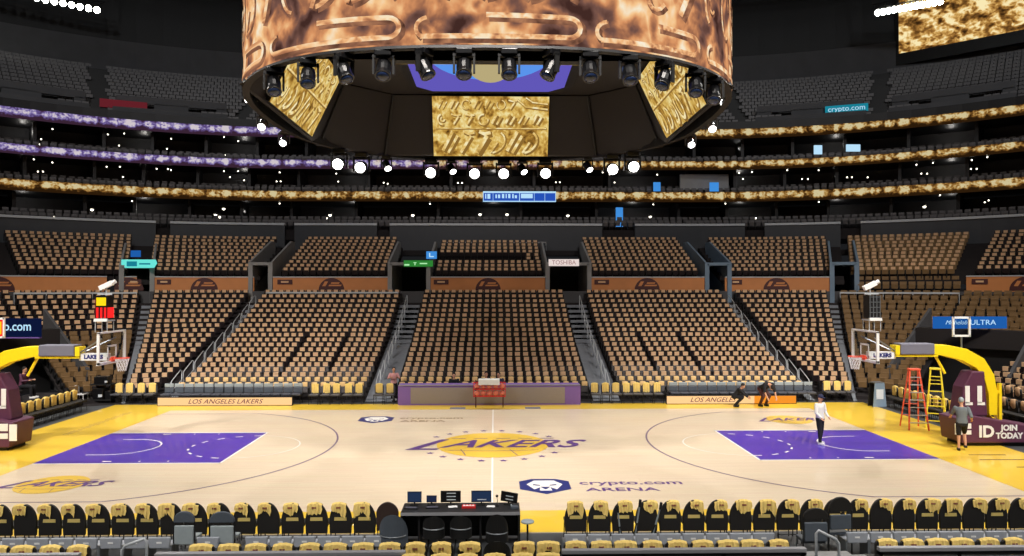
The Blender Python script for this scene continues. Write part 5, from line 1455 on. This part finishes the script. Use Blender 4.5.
# ------------------------------------------------------------------ basket units
def hoop(s, label, lit):
    BX = 17.0
    t = thing('basketball_hoop', label, 'basketball hoop', (s * BX, 0, 0))
    X = lambda x: s * (x - BX)
    def bx(b, x0, x1, y0, y1, z0, z1, mi=0): b.box(min(X(x0), X(x1)), max(X(x0), X(x1)), y0, y1, z0, z1, mi)
    # wheeled base in a maroon padded cover
    b = MB(); b.prism([(X(16.17), .12), (X(16.07), .95), (X(16.62), 1.05), (X(19.05), .62), (X(19.2), .12)], -.62, .62, 'y'); bo = b.build('base_cover', 'maroon', t, bevel=.04)
    b = MB(); bx(b, 16.32, 19.32, -.5, .5, .0, .12); b.build('chassis', 'black', t)
    b = MB(); b.prism([(X(16.27), 1.0), (X(16.42), 2.0), (X(16.72), 2.55), (X(17.17), 2.55), (X(17.27), 1.0)], -.32, .32, 'y'); b.build('column_pad', 'maroon', t, bevel=.04)
    b = MB()
    for xx in (16.47, 16.90): bx(b, xx, xx + .16, -.335, -.32, 1.45, 2.05); bx(b, xx, xx + .26, -.335, -.32, 1.38, 1.48)
    b.build('column_lettering', 'white', t)
    if s > 0:
        text_mesh('base_lettering', 'ID', .55, 'white', (X(17.01), -.635, .50), (PI / 2, 0, 0), .004, parent=t, bold=.02)
        text_mesh('base_lettering', 'JOIN\nTODAY', .27, 'white', (X(17.81), -.635, .50), (PI / 2, 0, 0), .004, parent=t, bold=.012)
        b = MB(); bx(b, 15.91, 16.08, -.64, -.62, .42, .80); bx(b, 16.12, 16.48, -.64, -.62, .62, .80); bx(b, 16.12, 16.48, -.64, -.62, .42, .56); b.build('base_lettering', 'white', t)
    else:
        b = MB(); bx(b, 15.91, 16.16, -.64, -.62, .35, .90); bx(b, 16.21, 16.71, -.64, -.62, .68, .92); bx(b, 16.21, 16.61, -.64, -.62, .42, .60); b.build('base_lettering', 'white', t)
    # yellow goose-neck arm
    path = [(17.55, 1.0), (17.55, 1.75), (17.42, 2.35), (17.1, 2.82), (16.55, 3.12), (15.95, 3.26), (15.4, 3.32)]
    b = MB()
    P = [Vector((X(x), 0, z)) for x, z in path]; wd = [.14, .16, .19, .22, .22, .20, .16]
    vs = []
    for i, p in enumerate(P):
        d = (P[min(i + 1, 6)] - P[max(i - 1, 0)]).normalized(); n_ = Vector((-d.z, 0, d.x))
        for a, c in ((-.2, -1), (.2, -1), (.2, 1), (-.2, 1)): vs.append(p + Vector((0, a, 0)) + n_ * wd[i] * c)
    fs = [(i * 4 + j, i * 4 + (j + 1) % 4, (i + 1) * 4 + (j + 1) % 4, (i + 1) * 4 + j) for i in range(6) for j in range(4)] + [(0, 1, 2, 3), (27, 26, 25, 24)]
    b.add(vs, fs); b.build('main_arm', 'yellow', t, bevel=.02)
    b = MB(); b.tube([(X(15.95), 0, 2.45), (X(15.6), 0, 3.1)], .05, 8); b.tube([(X(17.4), .1, 1.0), (X(18.0), .1, .7)], .05, 8); b.box(min(X(17.1), X(17.9)), max(X(17.1), X(17.9)), -.05, .05, 1.75, 1.85); b.box(min(X(17.85), X(17.95)), max(X(17.85), X(17.95)), -.06, .06, .65, 2.1); b.build('rear_strut', 'yellow', t)
    b = MB(); bx(b, 14.25, 15.45, -.26, .26, 3.14, 3.52); b.build('arm_pad', 'grey_pad', t, bevel=.03)
    b = MB(); bx(b, 14.1, 15.6, -.2, .2, 3.06, 3.13); bx(b, 14.1, 14.26, -.2, .2, 3.1, 3.45); b.build('arm_cradle', 'yellow', t)
    b = MB(); bx(b, 13.2, 14.15, -.12, .12, 2.98, 3.22); ao = b.build('extension_arm', 'white', t)
    text_mesh('arm_lettering', 'LAKERS', .19, 'logo_navy', (X(13.66), -.13, 3.10), (PI / 2, 0, 0), .003, parent=t, bold=.01)
    b = MB(); b.tube([(X(13.2), -.5, 3.75), (X(14.2), -.1, 3.2)], .025, 6); b.tube([(X(13.2), .5, 3.75), (X(14.2), .1, 3.2)], .025, 6); b.build('stay_rods', 'steel', t)
    # backboard
    bb = MB(); bx(bb, 13.10, 13.115, -.88, .88, 2.93, 3.94); bo = bb.build('backboard', 'glass', t)
    b = MB(); bx(b, 13.06, 13.15, -.915, -.865, 2.9, 3.97); bx(b, 13.06, 13.15, .865, .915, 2.9, 3.97); bx(b, 13.06, 13.15, -.915, .915, 3.93, 3.985); bx(b, 13.06, 13.16, -.915, .915, 2.88, 2.97); b.build('board_frame', 'white', t)
    b = MB(); bx(b, 13.085, 13.10, -.305, -.255, 3.06, 3.5); bx(b, 13.085, 13.10, .255, .305, 3.06, 3.5); bx(b, 13.085, 13.10, -.305, .305, 3.45, 3.51); bx(b, 13.085, 13.10, -.305, .305, 3.06, 3.11)
    b.build('target_square', 'white', t)
    b = MB(); n = 24; b.tube([(X(12.75) + .228 * cos(2 * PI * k / n), .228 * sin(2 * PI * k / n), 3.05) for k in range(n + 1)], .016, 6); bx(b, 12.97, 13.09, -.08, .08, 3.0, 3.09); bx(b, 13.02, 13.12, -.12, .12, 2.94, 3.10); ro = b.build('rim', 'rim', t)
    b = MB()
    for k in range(12):
        for dr in (1, -1):
            pp = []
            for j in range(5):
                a = 2 * PI * (k + dr * j * .5) / 12; rr_ = .225 - .10 * (j / 4) ** .8; pp.append((X(12.75) + rr_ * cos(a), rr_ * sin(a), 3.03 - .105 * j))
            b.tube(pp, .008, 4)
    b.build('net', 'net', ro)
    # shot clock tower above the board
    b = MB()
    for xx in (13.15, 13.55):
        for yy in (-.22, .22): bx(b, xx, xx + .02, yy, yy + .02, 3.95, 4.35)
    bx(b, 13.12, 13.6, -.26, .26, 4.32, 4.37); b.build('clock_bracket', 'rail', t)
    so = MB(); bx(so, 13.16, 13.56, -.22, .22, 4.40, 5.2); so = so.build('shot_clock', 'black_gloss' if lit else 'truss', t)
    if lit:
        b = MB(); bx(b, 13.20, 13.52, -.235, -.22, 4.86, 5.14); b.build('upper_digits', 'e_yellow', so)
        b = MB()
        for k in range(3): bx(b, 13.19 + k * .13, 13.26 + k * .13, -.235, -.22, 4.44, 4.80)
        bx(b, 13.14, 13.16, -.2, .2, 4.44, 4.8); bx(b, 13.56, 13.575, -.2, .2, 4.44, 5.1)
        b.build('lower_digits', 'e_red', so)
    else:
        b = MB()
        for k in range(4): bx(b, 13.17 + k * .12, 13.19 + k * .12, -.24, -.22, 4.4, 5.2)
        for k in range(5): bx(b, 13.16, 13.56, -.24, -.22, 4.42 + k * .18, 4.44 + k * .18)
        b.build('grid', 'steel', so)
    b = MB(); bx(b, 13.14, 13.58, -.28, -.2, 4.32, 4.42); b.build('light_strip', 'white', t)
    # little white camera on top
    b = MB(); T = Matrix.Translation((X(13.3), 0, 5.55)) @ Matrix.Rotation(-.45, 4, 'Y'); b.box(-.24, .22, -.08, .08, -.08, .08, 0, T); b.lathe([(.06, 0), (.075, .12)], 10, 0, T @ Matrix.Translation((.22, 0, 0)) @ Matrix.Rotation(PI / 2, 4, 'Y')); co_ = b.build('camera', 'white', t)
    b = MB(); b.tube([(X(13.3), 0, 5.2), (X(13.3), 0, 5.48)], .02, 6); b.tube([(X(13.1), 0, 5.25), (X(13.6), 0, 5.25)], .02, 6); b.build('camera_mount', 'rail', t)
    # rear clock in a white frame above the column
    xr = 16.55 if s > 0 else 17.05
    b = MB(); bx(b, xr - .30, xr + .30, -.03, .03, 3.74, 3.81); bx(b, xr - .30, xr + .30, -.03, .03, 4.38, 4.45); bx(b, xr - .32, xr - .26, -.03, .03, 3.74, 4.45); bx(b, xr + .26, xr + .32, -.03, .03, 3.74, 4.45); fo = b.build('rear_clock_frame', 'white', t)
    b = MB(); bx(b, xr - .26, xr + .26, -.01, .01, 3.81, 4.38); b.build('rear_clock_face', 'e_red' if lit else 'glass', fo)
    if lit: b = MB(); bx(b, xr - .2, xr + .15, -.02, -.01, 3.88, 4.31); b.build('rear_clock_digits', 'e_yellow', fo)
    b = MB(); b.tube([(X(xr), 0, 3.0), (X(xr), 0, 3.76)], .03, 6); b.build('rear_clock_post', 'steel', t)
    return t
hoop(-1, 'basketball hoop unit whose shot clock is lit red and yellow', True)
hoop(1, 'basketball hoop unit with unlit shot clock, beside the two stepladders', False)

# ------------------------------------------------------------------ stepladders
def ladder(label, x, y, h, m, rz, mt='alu'):
    t = thing('stepladder', label, 'ladder', (x, y, 0), rz)
    wb, wt, dp = .36, .17, .48
    for k in (-1, 1):
        b = MB(); b.tube([(k * wb, -dp, 0), (k * wt, -.06, h)], .034, 6); b.build('front_rail', m, t)
        b = MB(); b.tube([(k * wb * .95, dp, 0), (k * wt, .06, h)], .028, 6); b.build('rear_rail', m, t)
        b = MB(); b.tube([(k * (wb + wt) / 2, -(dp + .06) / 2, h / 2), (k * (wb + wt) / 2, (dp + .06) / 2, h / 2)], .01, 5); b.build('spreader', 'steel', t)
    n = 7
    for k in range(1, n + 1):
        f = k / (n + 1); w = wb + (wt - wb) * f; y_ = -dp + (dp - .06) * f
        b = MB(); b.box(-w, w, y_ - .045, y_ + .045, h * f - .015, h * f + .015); b.build('tread', mt, t)
    for k in range(1, 5):
        f = k / 5; w = (wb + (wt - wb) * f) * .95; y_ = dp + (.06 - dp) * f
        b = MB(); b.tube([(-w, y_, h * f), (w, y_, h * f)], .014, 5); b.build('rear_bar', m, t)
    b = MB(); b.box(-wt - .04, wt + .04, -.13, .13, h - .02, h + .05); b.build('top_cap', m, t, bevel=.01)
ladder('red fibreglass stepladder with pale treads, standing on the yellow apron', WX(917.5, 29.2), 2.75, 2.28, 'ladder_red', -.15)
ladder('yellow stepladder standing between the red one and the hoop base', WX(939, 29.6), 3.1, 2.26, 'ladder_yellow', -.5, 'ladder_yellow')
t = thing('folding_sign', 'grey-blue folding board standing at the ladder end corner', 'folding sign', (WX(880, 34.6), 34.6 - 26.39, 0), .15)
b = MB(); b.prism([(-.34, 0), (.34, 0), (.24, 1.1), (-.24, 1.1)], -.25, -.21, 'y', 0); b.build('front_leaf', 'concrete_blue', t)
b = MB(); b.prism([(-.34, 0), (.34, 0), (.24, 1.1), (-.24, 1.1)], .12, .16, 'y', 0); b.build('rear_leaf', 'black', t)
b = MB(); b.box(-.24, .24, -.25, .16, 1.08, 1.12); b.build('hinge_cap', 'steel', t)
b = MB(); b.box(-.18, .18, -.262, -.25, .35, .8); b.build('poster', 'offwhite', t)
# black covered equipment in the shot clock corner
t = thing('equipment_cart', 'black loaded equipment cart with pale items, in the dark corner past the shot clock', 'cart', (WX(109, 36.5), 36.5 - 26.39, 0))
b = MB(); b.box(-.5, .5, -.3, .3, .12, .18); b.box(-.5, .5, -.3, .3, .85, .9); b.build('shelf', 'black', t)
for k in ((-.46, -.26), (.46, -.26), (-.46, .26), (.46, .26)):
    b = MB(); b.tube([(k[0], k[1], .03), (k[0], k[1], 1.3)], .02, 6); b.build('post', 'truss', t)
b = MB(); b.box(-.4, .1, -.25, .2, .18, .7); b.box(.15, .44, -.2, .2, .18, .55); b.box(-.35, .3, -.22, .2, .9, 1.25); b.build('case', 'black_gloss', t, bevel=.02)
b = MB(); b.box(-.1, .08, -.31, -.25, .3, .42); b.box(.2, .3, -.3, -.2, .98, 1.06); b.build('label', 'offwhite', t)

# ------------------------------------------------------------------ people
def capsule(b, p, q, r0, r1, mi=0, n=10):
    p, q = Vector(p), Vector(q); d = q - p; L = d.length; d.normalize()
    pts_ = [p - d * r0 * .85, p - d * r0 * .5, p, p.lerp(q, .5), q, q + d * r1 * .5, q + d * r1 * .85]
    rr_ = [r0 * .5, r0 * .86, r0, (r0 + r1) / 2 * 1.03, r1, r1 * .86, r1 * .5]
    b.tube(pts_, rr_, n, mi)
def remesh(o, v=.011):
    m = o.modifiers.new('r', 'REMESH'); m.mode = 'VOXEL'; m.voxel_size = v; m.use_smooth_shade = True
    s_ = o.modifiers.new('s', 'SMOOTH'); s_.factor = .5; s_.iterations = 3
STAND = dict(hip=(0, 0, .94), chest=(0, 0, 1.33), neck=(0, 0, 1.50), head=(0, -.02, 1.64), sl=(-.19, 0, 1.42), sr=(.19, 0, 1.42), el=(-.24, .02, 1.13), er=(.24, .02, 1.13),
             hl=(-.25, -.06, .88), hr=(.25, -.06, .88), kl=(-.10, -.02, .50), kr=(.10, -.02, .50), fl=(-.11, .0, .08), fr=(.11, .0, .08))
def person(label, loc, rz, pose=None, scale=1.0, shirt='cloth_white', legs='cloth_black', shorts=False, hair='hair', cap=None, shoes='white', sleeve=.5, hat=None, legs_vis=True):
    """faces local -y."""
    J = dict(STAND); J.update(pose or {}); J = {k: Vector(v) for k, v in J.items()}
    t = thing('person', label, 'person', loc, rz); t.scale = (scale,) * 3
    up = (J['chest'] - J['hip']).normalized()
    b = MB()
    side = (J['sr'] - J['sl']).normalized()
    # torso as oval sections
    def oval(path, w, d_):
        vs = []; n = 14
        for p, ww, dd in zip(path, w, d_):
            f = side.cross(up).normalized()
            for k in range(n): a = 2 * PI * k / n; vs.append(p + side * ww * cos(a) + f * dd * sin(a))
        fs = [(i * n + k, i * n + (k + 1) % n, (i + 1) * n + (k + 1) % n, (i + 1) * n + k) for i in range(len(path) - 1) for k in range(n)]
        fs += [tuple(range(n)), tuple(range(len(vs) - 1, len(vs) - 1 - n, -1))]
        return vs, fs
    hp, ch = J['hip'], J['chest']
    path = [hp - up * .10, hp, hp.lerp(ch, .45), ch, ch + up * .08, ch + up * .13]
    def torso(b, e): vs, fs = oval(path, [.14 + e, .165 + e, .14 + e, .175 + e, .16 + e, .09 + e], [.09 + e, .11 + e, .10 + e, .115 + e, .10 + e, .06 + e]); b.add(vs, fs)
    torso(b, 0)
    capsule(b, ch + up * .08, J['neck'], .065, .055); capsule(b, J['neck'], J['head'] - (J['head'] - J['neck']).normalized() * .06, .055, .055)
    hd = J['head']; fwd = Vector((0, -1, 0)) if 'look' not in J else J['look']
    hu = (hd - J['neck']).normalized()
    fw = (fwd - hu * fwd.dot(hu)).normalized()
    b.ball(hd + hu * .02, .105, 0, 14, (.78, .92, 1.12))
    b.ball(hd - hu * .055 + fw * .03, .062, 0, 10, (.95, 1, 1)); b.ball(hd + fw * .098 - hu * .012, .016, 0, 8, (.8, 1.3, 1.6))
    b.ball(hd + fw * .088 - hu * .058, .018, 0, 8, (1.7, .7, .6))
    sd = fw.cross(hu)
    for k in (-1, 1): b.ball(hd + sd * .083 * k, .024, 0, 8, (.5, .8, 1.2))
    for k in ('l', 'r'):
        capsule(b, J['s' + k], J['e' + k], .052, .040); capsule(b, J['e' + k], J['h' + k], .040, .027)
        d = (J['h' + k] - J['e' + k]).normalized(); w_ = J['h' + k]; pm = w_ + d * .05
        capsule(b, w_, w_ + d * .07, .027, .030)
        a_ = d.cross(fw).normalized() if d.cross(fw).length > .1 else side
        for j in range(4):
            st_ = w_ + d * .075 + a_ * (-.027 + .018 * j); ln = (.055, .066, .072, .06)[j]
            b.tube([st_, st_ + d * ln * .55, st_ + d * ln * .9 + fw * .022], [.0105, .010, .008], 6)
        b.tube([w_ + d * .02 + a_ * .025, w_ + d * .05 + a_ * .05 + fw * .02, w_ + d * .075 + a_ * .052 + fw * .03], [.012, .011, .009], 6)
        hs = hp + side * (.09 if k == 'r' else -.09)
        if legs_vis: capsule(b, hs, J['k' + k], .085, .056); capsule(b, J['k' + k], J['f' + k], .056, .038)
    bo = b.build('body', 'skin', t); remesh(bo, .012)
    # face details
    b = MB()
    for k in (-1, 1): b.ball(hd + fw * .092 + sd * .032 * k + hu * .018, .010, 0, 8)
    b.build('eyes', 'black', bo)
    b = MB(); b.tube([hd + fw * .101 - hu * .060 - sd * .02, hd + fw * .105 - hu * .062, hd + fw * .101 - hu * .060 + sd * .02], .005, 5); b.build('mouth', 'brown_red', bo)
    # hair or cap
    b = MB(); b.ball(hd + hu * .045 - fw * .022, .108, 0, 14, (.80, .90, 1.0))
    ho = b.build('hair', hair, t, smooth=True)
    if cap:
        b = MB(); b.ball(hd + hu * .062, .112, 0, 14, (.84, .96, .82)); b.tube([hd + hu * .06 + fw * .07, hd + hu * .055 + fw * .17], [.075, .06], 10, 0, True, .2); b.build('cap', cap, t, smooth=True)
    # shirt
    b = MB(); torso(b, .022)
    for k in ('l', 'r'):
        capsule(b, J['s' + k], J['s' + k].lerp(J['e' + k], min(1, sleeve * 2)), .07, .06)
        if sleeve > .5: capsule(b, J['e' + k], J['e' + k].lerp(J['h' + k], .92), .056, .042)
    so = b.build('shirt', shirt, t); remesh(so, .014)
    if legs_vis:
        b = MB(); vs, fs = oval([hp - up * .13, hp - up * .05, hp + up * .05], [.15, .185, .17], [.11, .13, .12]); b.add(vs, fs)
        for k in ('l', 'r'):
            hs = hp + side * (.09 if k == 'r' else -.09)
            capsule(b, hs, J['k' + k] if not shorts else hs.lerp(J['k' + k], .88), .10, .078)
            if not shorts: capsule(b, J['k' + k], J['k' + k].lerp(J['f' + k], .93), .074, .055)
        po = b.build('shorts' if shorts else 'trousers', legs, t); remesh(po, .014)
        for k in ('l', 'r'):
            f = J['f' + k]; b = MB(); b.prism([(f.x - .045, f.y + .07), (f.x + .045, f.y + .07), (f.x + .05, f.y - .10), (f.x + .02, f.y - .19), (f.x - .02, f.y - .19), (f.x - .05, f.y - .10)], max(0, f.z - .08), f.z + .01); b.build('shoe', shoes, t, bevel=.02)
    return t
W = 26.3
person('person in a white hoodie and dark trousers standing on the purple lane', (WX(822.5, W), W - 26.39, 0), .5,
       dict(kl=(-.10, -.06, .50), fl=(-.13, -.10, .08), kr=(.10, .02, .50), fr=(.11, .10, .08), er=(.25, -.03, 1.14), hr=(.20, -.20, .98), el=(-.25, -.03, 1.14), hl=(-.2, -.2, .98)), .98, 'cloth_white', 'cloth_black', sleeve=1, cap='cloth_navy')
person('person in a grey shirt and black shorts walking past the padded hoop base', (WX(967.5, 25.2), 25.2 - 26.39, 0), PI - .4,
       dict(hip=(0, 0, .93), chest=(0, -.06, 1.32), neck=(0, -.10, 1.49), head=(0, -.14, 1.62), sl=(-.19, -.07, 1.41), sr=(.19, -.07, 1.41), el=(-.26, .08, 1.16), hl=(-.30, -.12, 1.02), er=(.26, -.20, 1.20), hr=(.28, -.42, 1.06),
            kl=(-.10, -.22, .55), fl=(-.11, -.05, .16), kr=(.10, .0, .50), fr=(.11, .08, .08)), 1.0, 'cloth_grey', 'cloth_black', shorts=True, shoes='black', cap=None, hair='grey_chair_light')
bend = dict(hip=(0, .15, .72), chest=(0, -.20, .88), neck=(0, -.36, .90), head=(0, -.47, .84), sl=(-.19, -.26, .92), sr=(.19, -.26, .92), el=(-.24, -.34, .64), er=(.24, -.34, .64), hl=(-.2, -.46, .42), hr=(.2, -.46, .42),
            kl=(-.14, -.12, .42), kr=(.14, -.12, .42), fl=(-.14, .1, .08), fr=(.14, .1, .08), look=(0, -.6, -.8))
person('person in dark clothes crouching at the orange board, the one nearer the scorer table', (WX(738.5, 34.6), 34.6 - 26.39, 0), 1.2, dict(bend, hip=(0, .12, .5), chest=(0, -.1, .78), neck=(0, -.2, .90), head=(0, -.26, 1.0), sl=(-.19, -.12, .86), sr=(.19, -.12, .86),
       el=(-.24, -.3, .66), er=(.24, -.3, .66), hl=(-.2, -.5, .5), hr=(.2, -.5, .5), kl=(-.16, -.25, .46), kr=(.16, -.25, .46), look=(0, -1, -.3)), .95, 'cloth_black', 'cloth_black', shoes='black', sleeve=1)
person('person in black with bare forearms bending over the deep orange end of the board', (WX(766, 34.6), 34.6 - 26.39, 0), .3, bend, 1.15, 'cloth_black', 'brown_red', shoes='black', sleeve=.5)
sit = dict(hip=(0, .05, .55), chest=(0, .0, .95), neck=(0, -.02, 1.12), head=(0, -.05, 1.25), sl=(-.19, 0, 1.04), sr=(.19, 0, 1.04), el=(-.24, -.08, .78), er=(.24, -.08, .78), hl=(-.15, -.32, .80), hr=(.15, -.32, .80),
           kl=(-.12, -.42, .52), kr=(.12, -.42, .52), fl=(-.12, -.42, .08), fr=(.12, -.42, .08))
person('dark-haired person in black seated behind the scorer table, apart from the rack', (WX(454, 36.4), 36.6 - 26.39, 0), 0, sit, .98, 'cloth_black', 'cloth_black', sleeve=1)
person('person in black with dark hair behind the ball rack, nearer the shot clock', (WX(486, 36.4), 36.6 - 26.39, 0), .1, sit, 1.02, 'cloth_black', 'cloth_black', sleeve=1)
person('person in a dark top behind the ball rack, leaning toward the ladders', (WX(499, 36.4), 36.6 - 26.39, 0), -.3, sit, 1.0, 'cloth_navy', 'cloth_black', sleeve=1)
person('person in a white and pink top standing at the scorer table end, shot clock side', (WX(393.5, 36.6), 36.9 - 26.39, 0), .2, dict(el=(-.30, -.06, 1.2), hl=(-.16, -.22, 1.25), er=(.30, -.06, 1.2), hr=(.16, -.22, 1.25)), .90, 'cloth_pink', 'cloth_black', sleeve=.5)
person('maroon-clad person seated on the riser behind the shot clock end chairs', (-20.75, 7.6, .58), PI / 2, sit, 1.0, 'maroon', 'cloth_black', sleeve=1)

# white carts / tub near the shot clock corner
t = thing('plastic_chair', 'white plastic chair standing behind the baseline chairs at the shot clock end', 'chair', (WX(82, 36.2), 36.2 - 26.39 + .1, 0), PI / 2)
b = MB(); b.prism(arch(.24, .45, .7, .86), 0, .04, 'y'); b.build('backrest', 'white', t, bevel=.01)
b = MB(); b.box(-.23, .23, -.44, 0, .42, .46); b.build('seat', 'white', t)
for k in ((-.2, -.4), (.2, -.4), (-.2, 0), (.2, 0)):
    b = MB(); b.tube([(k[0], k[1], .42), (k[0] * 1.1, k[1], 0)], .018, 6); b.build('leg', 'white', t)

for (p, q, lb) in ((443, 474, 'pale press table high above the centre block, nearer the green sign'), (512, 546, 'pale press table high above the centre block, nearer the white sign')):
    x0, x1 = WX(p, 58.9), WX(q, 58.9); h = (x1 - x0) / 2
    tt = thing('press_table', lb, 'table', ((x0 + x1) / 2, 32.5, 8.2))
    b = MB(); b.box(-h, h, -.3, .3, .72, .78); b.build('top', 'ledge', tt); b = MB(); b.box(-h, h, -.3, -.25, .1, .5); b.build('front_panel', 'fascia', tt)
    for k in (-1, 1):
        b = MB(); b.box(k * h - .03, k * h + .03, -.28, .28, 0, .72); b.build('leg', 'steel', tt)
# ------------------------------------------------------------------ light
w = bpy.data.worlds.new('World'); scn.world = w; w.use_nodes = True
w.node_tree.nodes['Background'].inputs[0].default_value = (.55, .58, .65, 1); w.node_tree.nodes['Background'].inputs[1].default_value = .02
def spot(x, y, z, tx, ty, tz, power, size, blend=.6, rad=.5, col=(1, .955, .89)):
    l = bpy.data.lights.new('arena_spot', 'SPOT'); l.energy = power; l.spot_size = R(size); l.spot_blend = blend; l.shadow_soft_size = rad; l.color = col
    o = bpy.data.objects.new('arena_spot', l); COL.objects.link(o); o.location = (x, y, z)
    o.rotation_euler = (Vector((tx, ty, tz)) - Vector((x, y, z))).to_track_quat('-Z', 'Y').to_euler()
    return o
PW = 13600
for x in (-24, -9, 9, 24):
    spot(x, -24, 27, x * .45, 0.0, 0, PW, 50, .5)
    spot(x, 20, 30, x * .45, -3.0, 0, PW * .9, 50, .6)
for s in (-1, 1): spot(s * 34, 0, 28, s * 8, 0, 0, PW, 50, .6)
# weaker beams that catch the lower stands and fade out up the rows
for x in (-20, 0, 20): spot(x, -20, 29, x * .95, 9.5, 0, PW * 3.0, 52, 1.0, 1.0, (1, .93, .86))
for x in (-14, 14): spot(x, -14, 31, x * 1.3, 26, 8, PW * .95, 80, 1.0, 1.0, (1, .92, .86))
for s in (-1, 1): spot(s * 12, -16, 29, s * 24, 12, 2, PW * .5, 52, 1.0, 1.0)
for x in (-11, 0, 11): spot(x, -27, 21, x * 1.05, -11.5, 0, 5200, 50, 1.0, 1.0)  # added fill spots, no real fixtures, that brighten the near chair rows
# dim house light up in the roof for the upper deck
for x in (-30, 0, 30): spot(x, 5, 34.5, x * 1.3, 45, 22, 8500, 100, 1.0, 1.5, (.92, .96, 1))
# small room lamps inside the suites
for zz in (11.9, 14.8, 17.4):
    for a in (-52, -38, -25, -12, 0, 12, 25, 38, 52):
        p, q = bp(34.4, a); l = bpy.data.lights.new('suite_lamp', 'POINT'); l.energy = 16; l.shadow_soft_size = .15; l.color = (1, .95, .88)
        o = bpy.data.objects.new('suite_lamp', l); COL.objects.link(o); o.location = (p.x, p.y, zz)

scn.view_settings.view_transform = 'Standard'; scn.view_settings.look = 'None'; scn.view_settings.gamma = 1
scn.view_settings.use_curve_mapping = False; scn.view_settings.exposure = 0.0
try:
    scn.cycles.sample_clamp_indirect = 4; scn.cycles.max_bounces = 5; scn.cycles.diffuse_bounces = 2; scn.cycles.use_denoising = True
except Exception: pass
for ob in list(bpy.data.objects):
    if ob.get('label') == 'x': print('UNLABELLED', ob.name)
